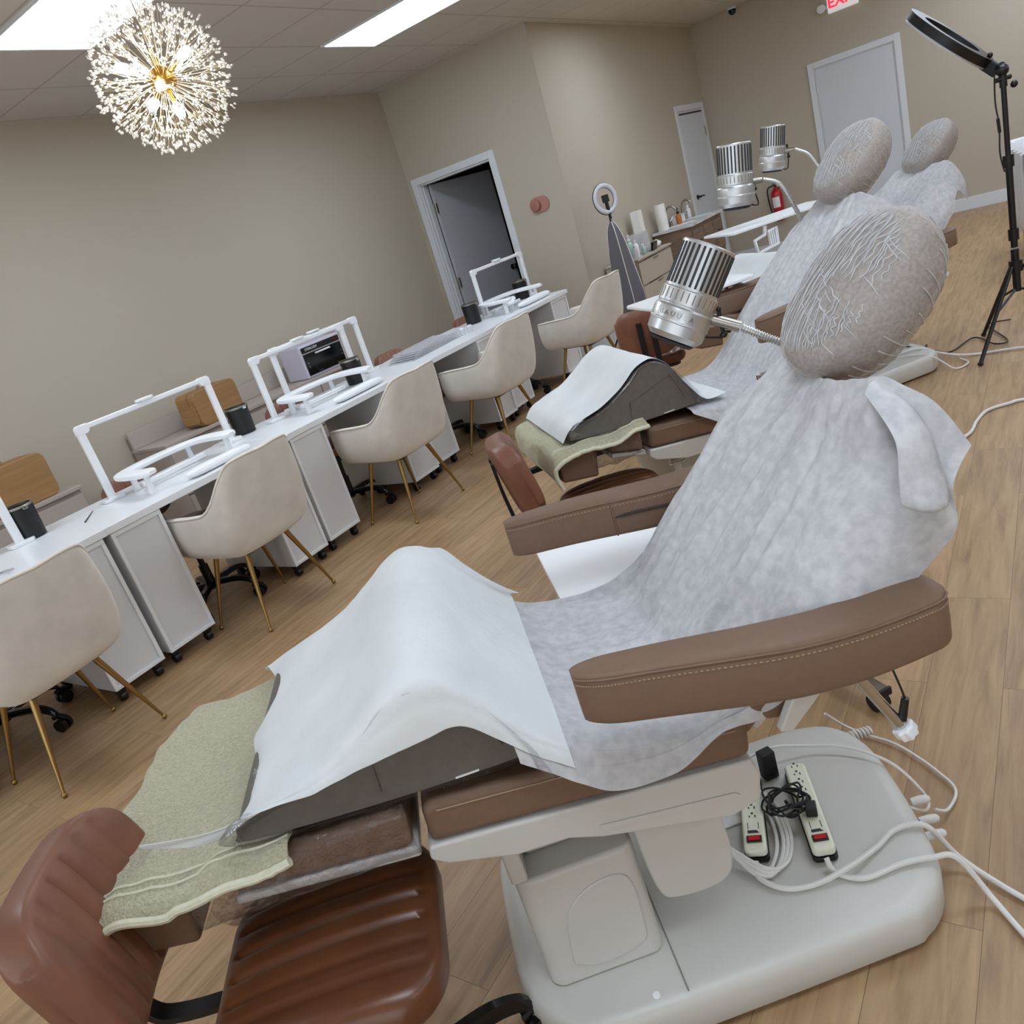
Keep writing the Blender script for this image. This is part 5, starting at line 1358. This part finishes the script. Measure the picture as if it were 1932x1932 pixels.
cable('power_cable', 'thick white cable looping across the base, upper one leaving at the right', [(.345, -.10, .125), (.335, -.13, .114), (.37, -.175, .113), (.43, -.19, .113), (.50, -.19, .125), (.58, -.16, .114), (.64, -.135, .114), (.70, -.145, .106), (.745, -.18, .03), (.78, -.26, .012), (.84, -.42, .012), (.9, -.65, .012)], .0058, 'cable')
cable('hand_control_cable', 'thin white cable arching over the base to a plug at its rear edge', [(.27, .10, .2), (.36, .14, .17), (.43, .155, .16), (.52, .175, .15), (.60, .165, .13), (.68, .12, .125), (.745, .04, .11), (.775, -.03, .06), (.755, -.06, .05), (.72, -.055, .07)], .0036, 'cable')
cable('coiled_cable', 'white coiled cable end and lead curling on the floor behind the base', [(1.70, .56, .09), (1.735, .53, .03), (1.73, .48, .012), (1.71, .41, .012), (1.68, .36, .012), (1.63, .30, .012), (1.575, .255, .012), (1.51, .265, .012), (1.475, .285, .04)], .0036, 'cable', world=True)
CO1 = ((.715, .225, .055), (.80, .225, .05)); CO2 = ((.60, .305, .03), (.66, .265, .03))
CO1 = ((.715, .225, .055), (.80, .225, .05)); CO2 = ((.60, .305, .03), (.66, .265, .03))
pc = [cm @ V((.69+.028*i/5, .235+.035*i/5, .12)) for i in range(2)]
def coil(a, b, n, r, th):
    a, b = cm @ V(a), cm @ V(b); d = (b-a); L_ = d.length; d.normalize(); e = d.orthogonal().normalized(); f_ = d.cross(e); return [a+d*L_*i/(n*12)+(e*math.cos(i*PI/6)+f_*math.sin(i*PI/6))*r for i in range(n*12+1)]
o = obj('coiled_lead', M().tube(coil(CO1[0], CO1[1], 9, .010, .003), .0036, 6), 'cable'); tag(o, 'short tight white cable coil on the floor behind the base top corner', 'cable')
o = obj('coiled_lead', M().tube(coil(CO2[0], CO2[1], 4, .010, .003), .0032, 6), 'cable'); tag(o, 'loose white cable coil ending in a thin lead left of the tight coil', 'cable')
for i in range(4):
    pass
cable('cable_bundle', 'bundle of looped white cables beside the nearer power strip', [(.29, -.02, .15), (.33, -.12, .118), (.37, -.115, .113), (.41, -.06, .112), (.43, .02, .113), (.41, .06, .145), (.36, .07, .15), (.30, .07, .17)], .0045, 'cable', extra=lambda m: [m.tube([cm @ V((.285+q*.006, -.03-.006*q, .14)), cm @ V((.335+q*.007, -.135+q*.004, .114+.003*q)), cm @ V((.38+q*.009, -.115, .113)), cm @ V((.42+q*.009, -.05, .113)), cm @ V((.43+q*.006, .03, .12+q*.006)), cm @ V((.38, .075+q*.012, .158+q*.004)), cm @ V((.30, .08+q*.012, .17))], .0045, 8, k=8) for q in (1, 2, 3)])
rr = random.Random(5); pts = []
for i in range(60):
    a = i*.62; k_ = 1+.22*math.sin(i*1.7)
    pts.append((.470+.040*k_*math.cos(a)+.008*math.sin(i*.9), .0+.036*k_*math.sin(a)+.006*math.cos(i*1.3), .153+.012*math.sin(i*.8)))
cable('coiled_black_cord', 'tangled black cord lying on the two power strips', pts, .0024, 'blackmatte', k=3, cat='cord')
t = thing('adapter_plug', 'black power adapter standing upright behind the power strips', 'adapter', cm @ V((.49, .135, .1065)), R(-40))
obj('adapter_body', M().box(-.018, .018, -.014, .014, .0, .075), 'blackmatte', t, bevel=.003); obj('adapter_lead', M().tube([(0, -.012, .012), (.0, -.035, .03), (-.01, -.06, .05)], .002, 6, k=4), 'blackmatte', t)
t = thing('adapter_plug', 'small black plug with a cord end resting on the outer power strip', 'adapter', cm @ V((.505, -.045, .1405)), R(20))
obj('plug_body', M().box(-.014, .014, -.012, .012, .0, .024), 'black', t, bevel=.003); obj('cord_guard', M().tube([(0, .012, .012), (.005, .04, .016), (.02, .05, .02)], .004, 8, k=4), 'black', t)
# rear plugs on base edge
for i, (u, v) in enumerate(((.752, -.045), (.735, -.10), (.722, -.14))):
    o = obj('socket_plug', M().lathe([(.009, 0), (.011, .02), (.009, .035), (.004, .04)], cm @ V((u-.02, v, .07)), frame_to(cm.to_3x3() @ V((1, -.25, .1))), 12), 'cable'); tag(o, 'white round plug on the rear rim of the nearest base, %s' % ('topmost one', 'middle one', 'bottom one')[i], 'plug', 'plugs on the base rim')
o = obj('paper_slip', M().box(.325, .43, .03, .19, .1065, .1095).add([], []), 'label'); o.data.transform(cm); tag(o, 'white paper square lying under the power strip on the base', 'paper')
cable('floor_cable', 'white cable snaking over the floor at the right edge, below the flared cover', [(3.65, .55, .010), (3.82, .4, .010), (4.0, .37, .010), (4.13, .335, .010), (4.2, .25, .010), (4.24, .15, .010), (4.3, -.4, .010)], .0075, 'cable', world=True)
cm3 = Matrix.Translation(V((4.65, 1.25, 0))) @ Matrix.Rotation(R(-42), 4, 'Z')
cable('floor_cable', 'white cable running right from the farthest base past the tripod', [tuple(cm3 @ V(p)) for p in ((.50, -.12, .115), (.62, -.15, .115), (.74, -.2, .05), (.85, -.28, .012))]+[(5.1, .25, .012), (5.05, -.2, .012), (5.0, -1.2, .012)], .007, 'cable', world=True)
cable('floor_cable', 'looped white cable on the near side of the farthest base', [tuple(cm3 @ V(p)) for p in ((.40, -.1, .115), (.52, -.22, .115), (.58, -.31, .09), (.64, -.39, .012), (.74, -.38, .012), (.78, -.28, .012))], .005, 'cable', world=True)
cable('black_cord', 'black cords from the farthest base to the tripod', [tuple(cm3 @ V(p)) for p in ((.50, .05, .15), (.62, -.02, .12), (.75, -.08, .06), (.86, -.12, .012))]+[(5.45, .48, .012), (5.25, .36, .012), (5.3, .3, .012), (5.7, .42, .012), (5.75, .3, .012)], .0045, 'black', world=True, cat='cord')
t = thing('power_strip', 'white power strip with black plugs on the farthest chair base', 'power strip', cm3 @ V((.42, -.05, .106)), R(-60))
s_ = obj('strip_body', M().prism(rrect(-.13, .13, -.026, .026, .012), 0, .03), 'cream', t, bevel=.004)
for x in (-.04, .02, .08): obj('plug', M().box(x-.018, x+.018, -.02, .02, .0305, .062), 'black', s_, bevel=.003)
# sleeve bag tip hanging under the footrest
t = thing('film_scrap', 'loose clear film hanging between the footrest and leg rest of the nearest chair', 'film', (0, 0, 0)); place(c1, t)
P = sheet([[(-.62, -.24, .60), (-.62, -.20, .56), (-.62, -.12, .55)], [(-.59, -.27, .585), (-.59, -.22, .535), (-.59, -.12, .53)], [(-.555, -.26, .60), (-.555, -.20, .56), (-.555, -.12, .56)]], 5, 5)
obj('film', M().grid(wrinkle(P, .008, 30, 4)), 'clear', t, solid=.0006)
# ------------------------------------------------------------------ camera, light
def camera():
    f, yaw, pit, rol = 1478.94, 0.6720477, 0.3469621, 0.3105857
    fw = V((math.cos(yaw)*math.cos(pit), math.sin(yaw)*math.cos(pit), -math.sin(pit)))
    r = V((math.sin(yaw), -math.cos(yaw), 0)); d = fw.cross(r)
    r2 = math.cos(rol)*r+math.sin(rol)*d; d2 = -math.sin(rol)*r+math.cos(rol)*d
    cam = D.cameras.new('camera'); o = D.objects.new('camera', cam); COL.objects.link(o)
    cam.sensor_width = 36; cam.sensor_fit = 'HORIZONTAL'; cam.lens = f/1932*36; cam.clip_start = .05
    o.matrix_world = axes(r2, -d2, -fw, (0, 0, 1.5))
    bpy.context.scene.camera = o
camera()
w = D.worlds.new('sky'); bpy.context.scene.world = w; w.use_nodes = True
w.node_tree.nodes['Background'].inputs[0].default_value = (.86, .93, 1, 1); w.node_tree.nodes['Background'].inputs[1].default_value = 2.4
vs = bpy.context.scene.view_settings
bpy.context.scene.display_settings.display_device = 'sRGB'
vs.view_transform = 'Standard'; vs.look = 'None'; vs.gamma = 1; vs.use_curve_mapping = False
vs.exposure = .2
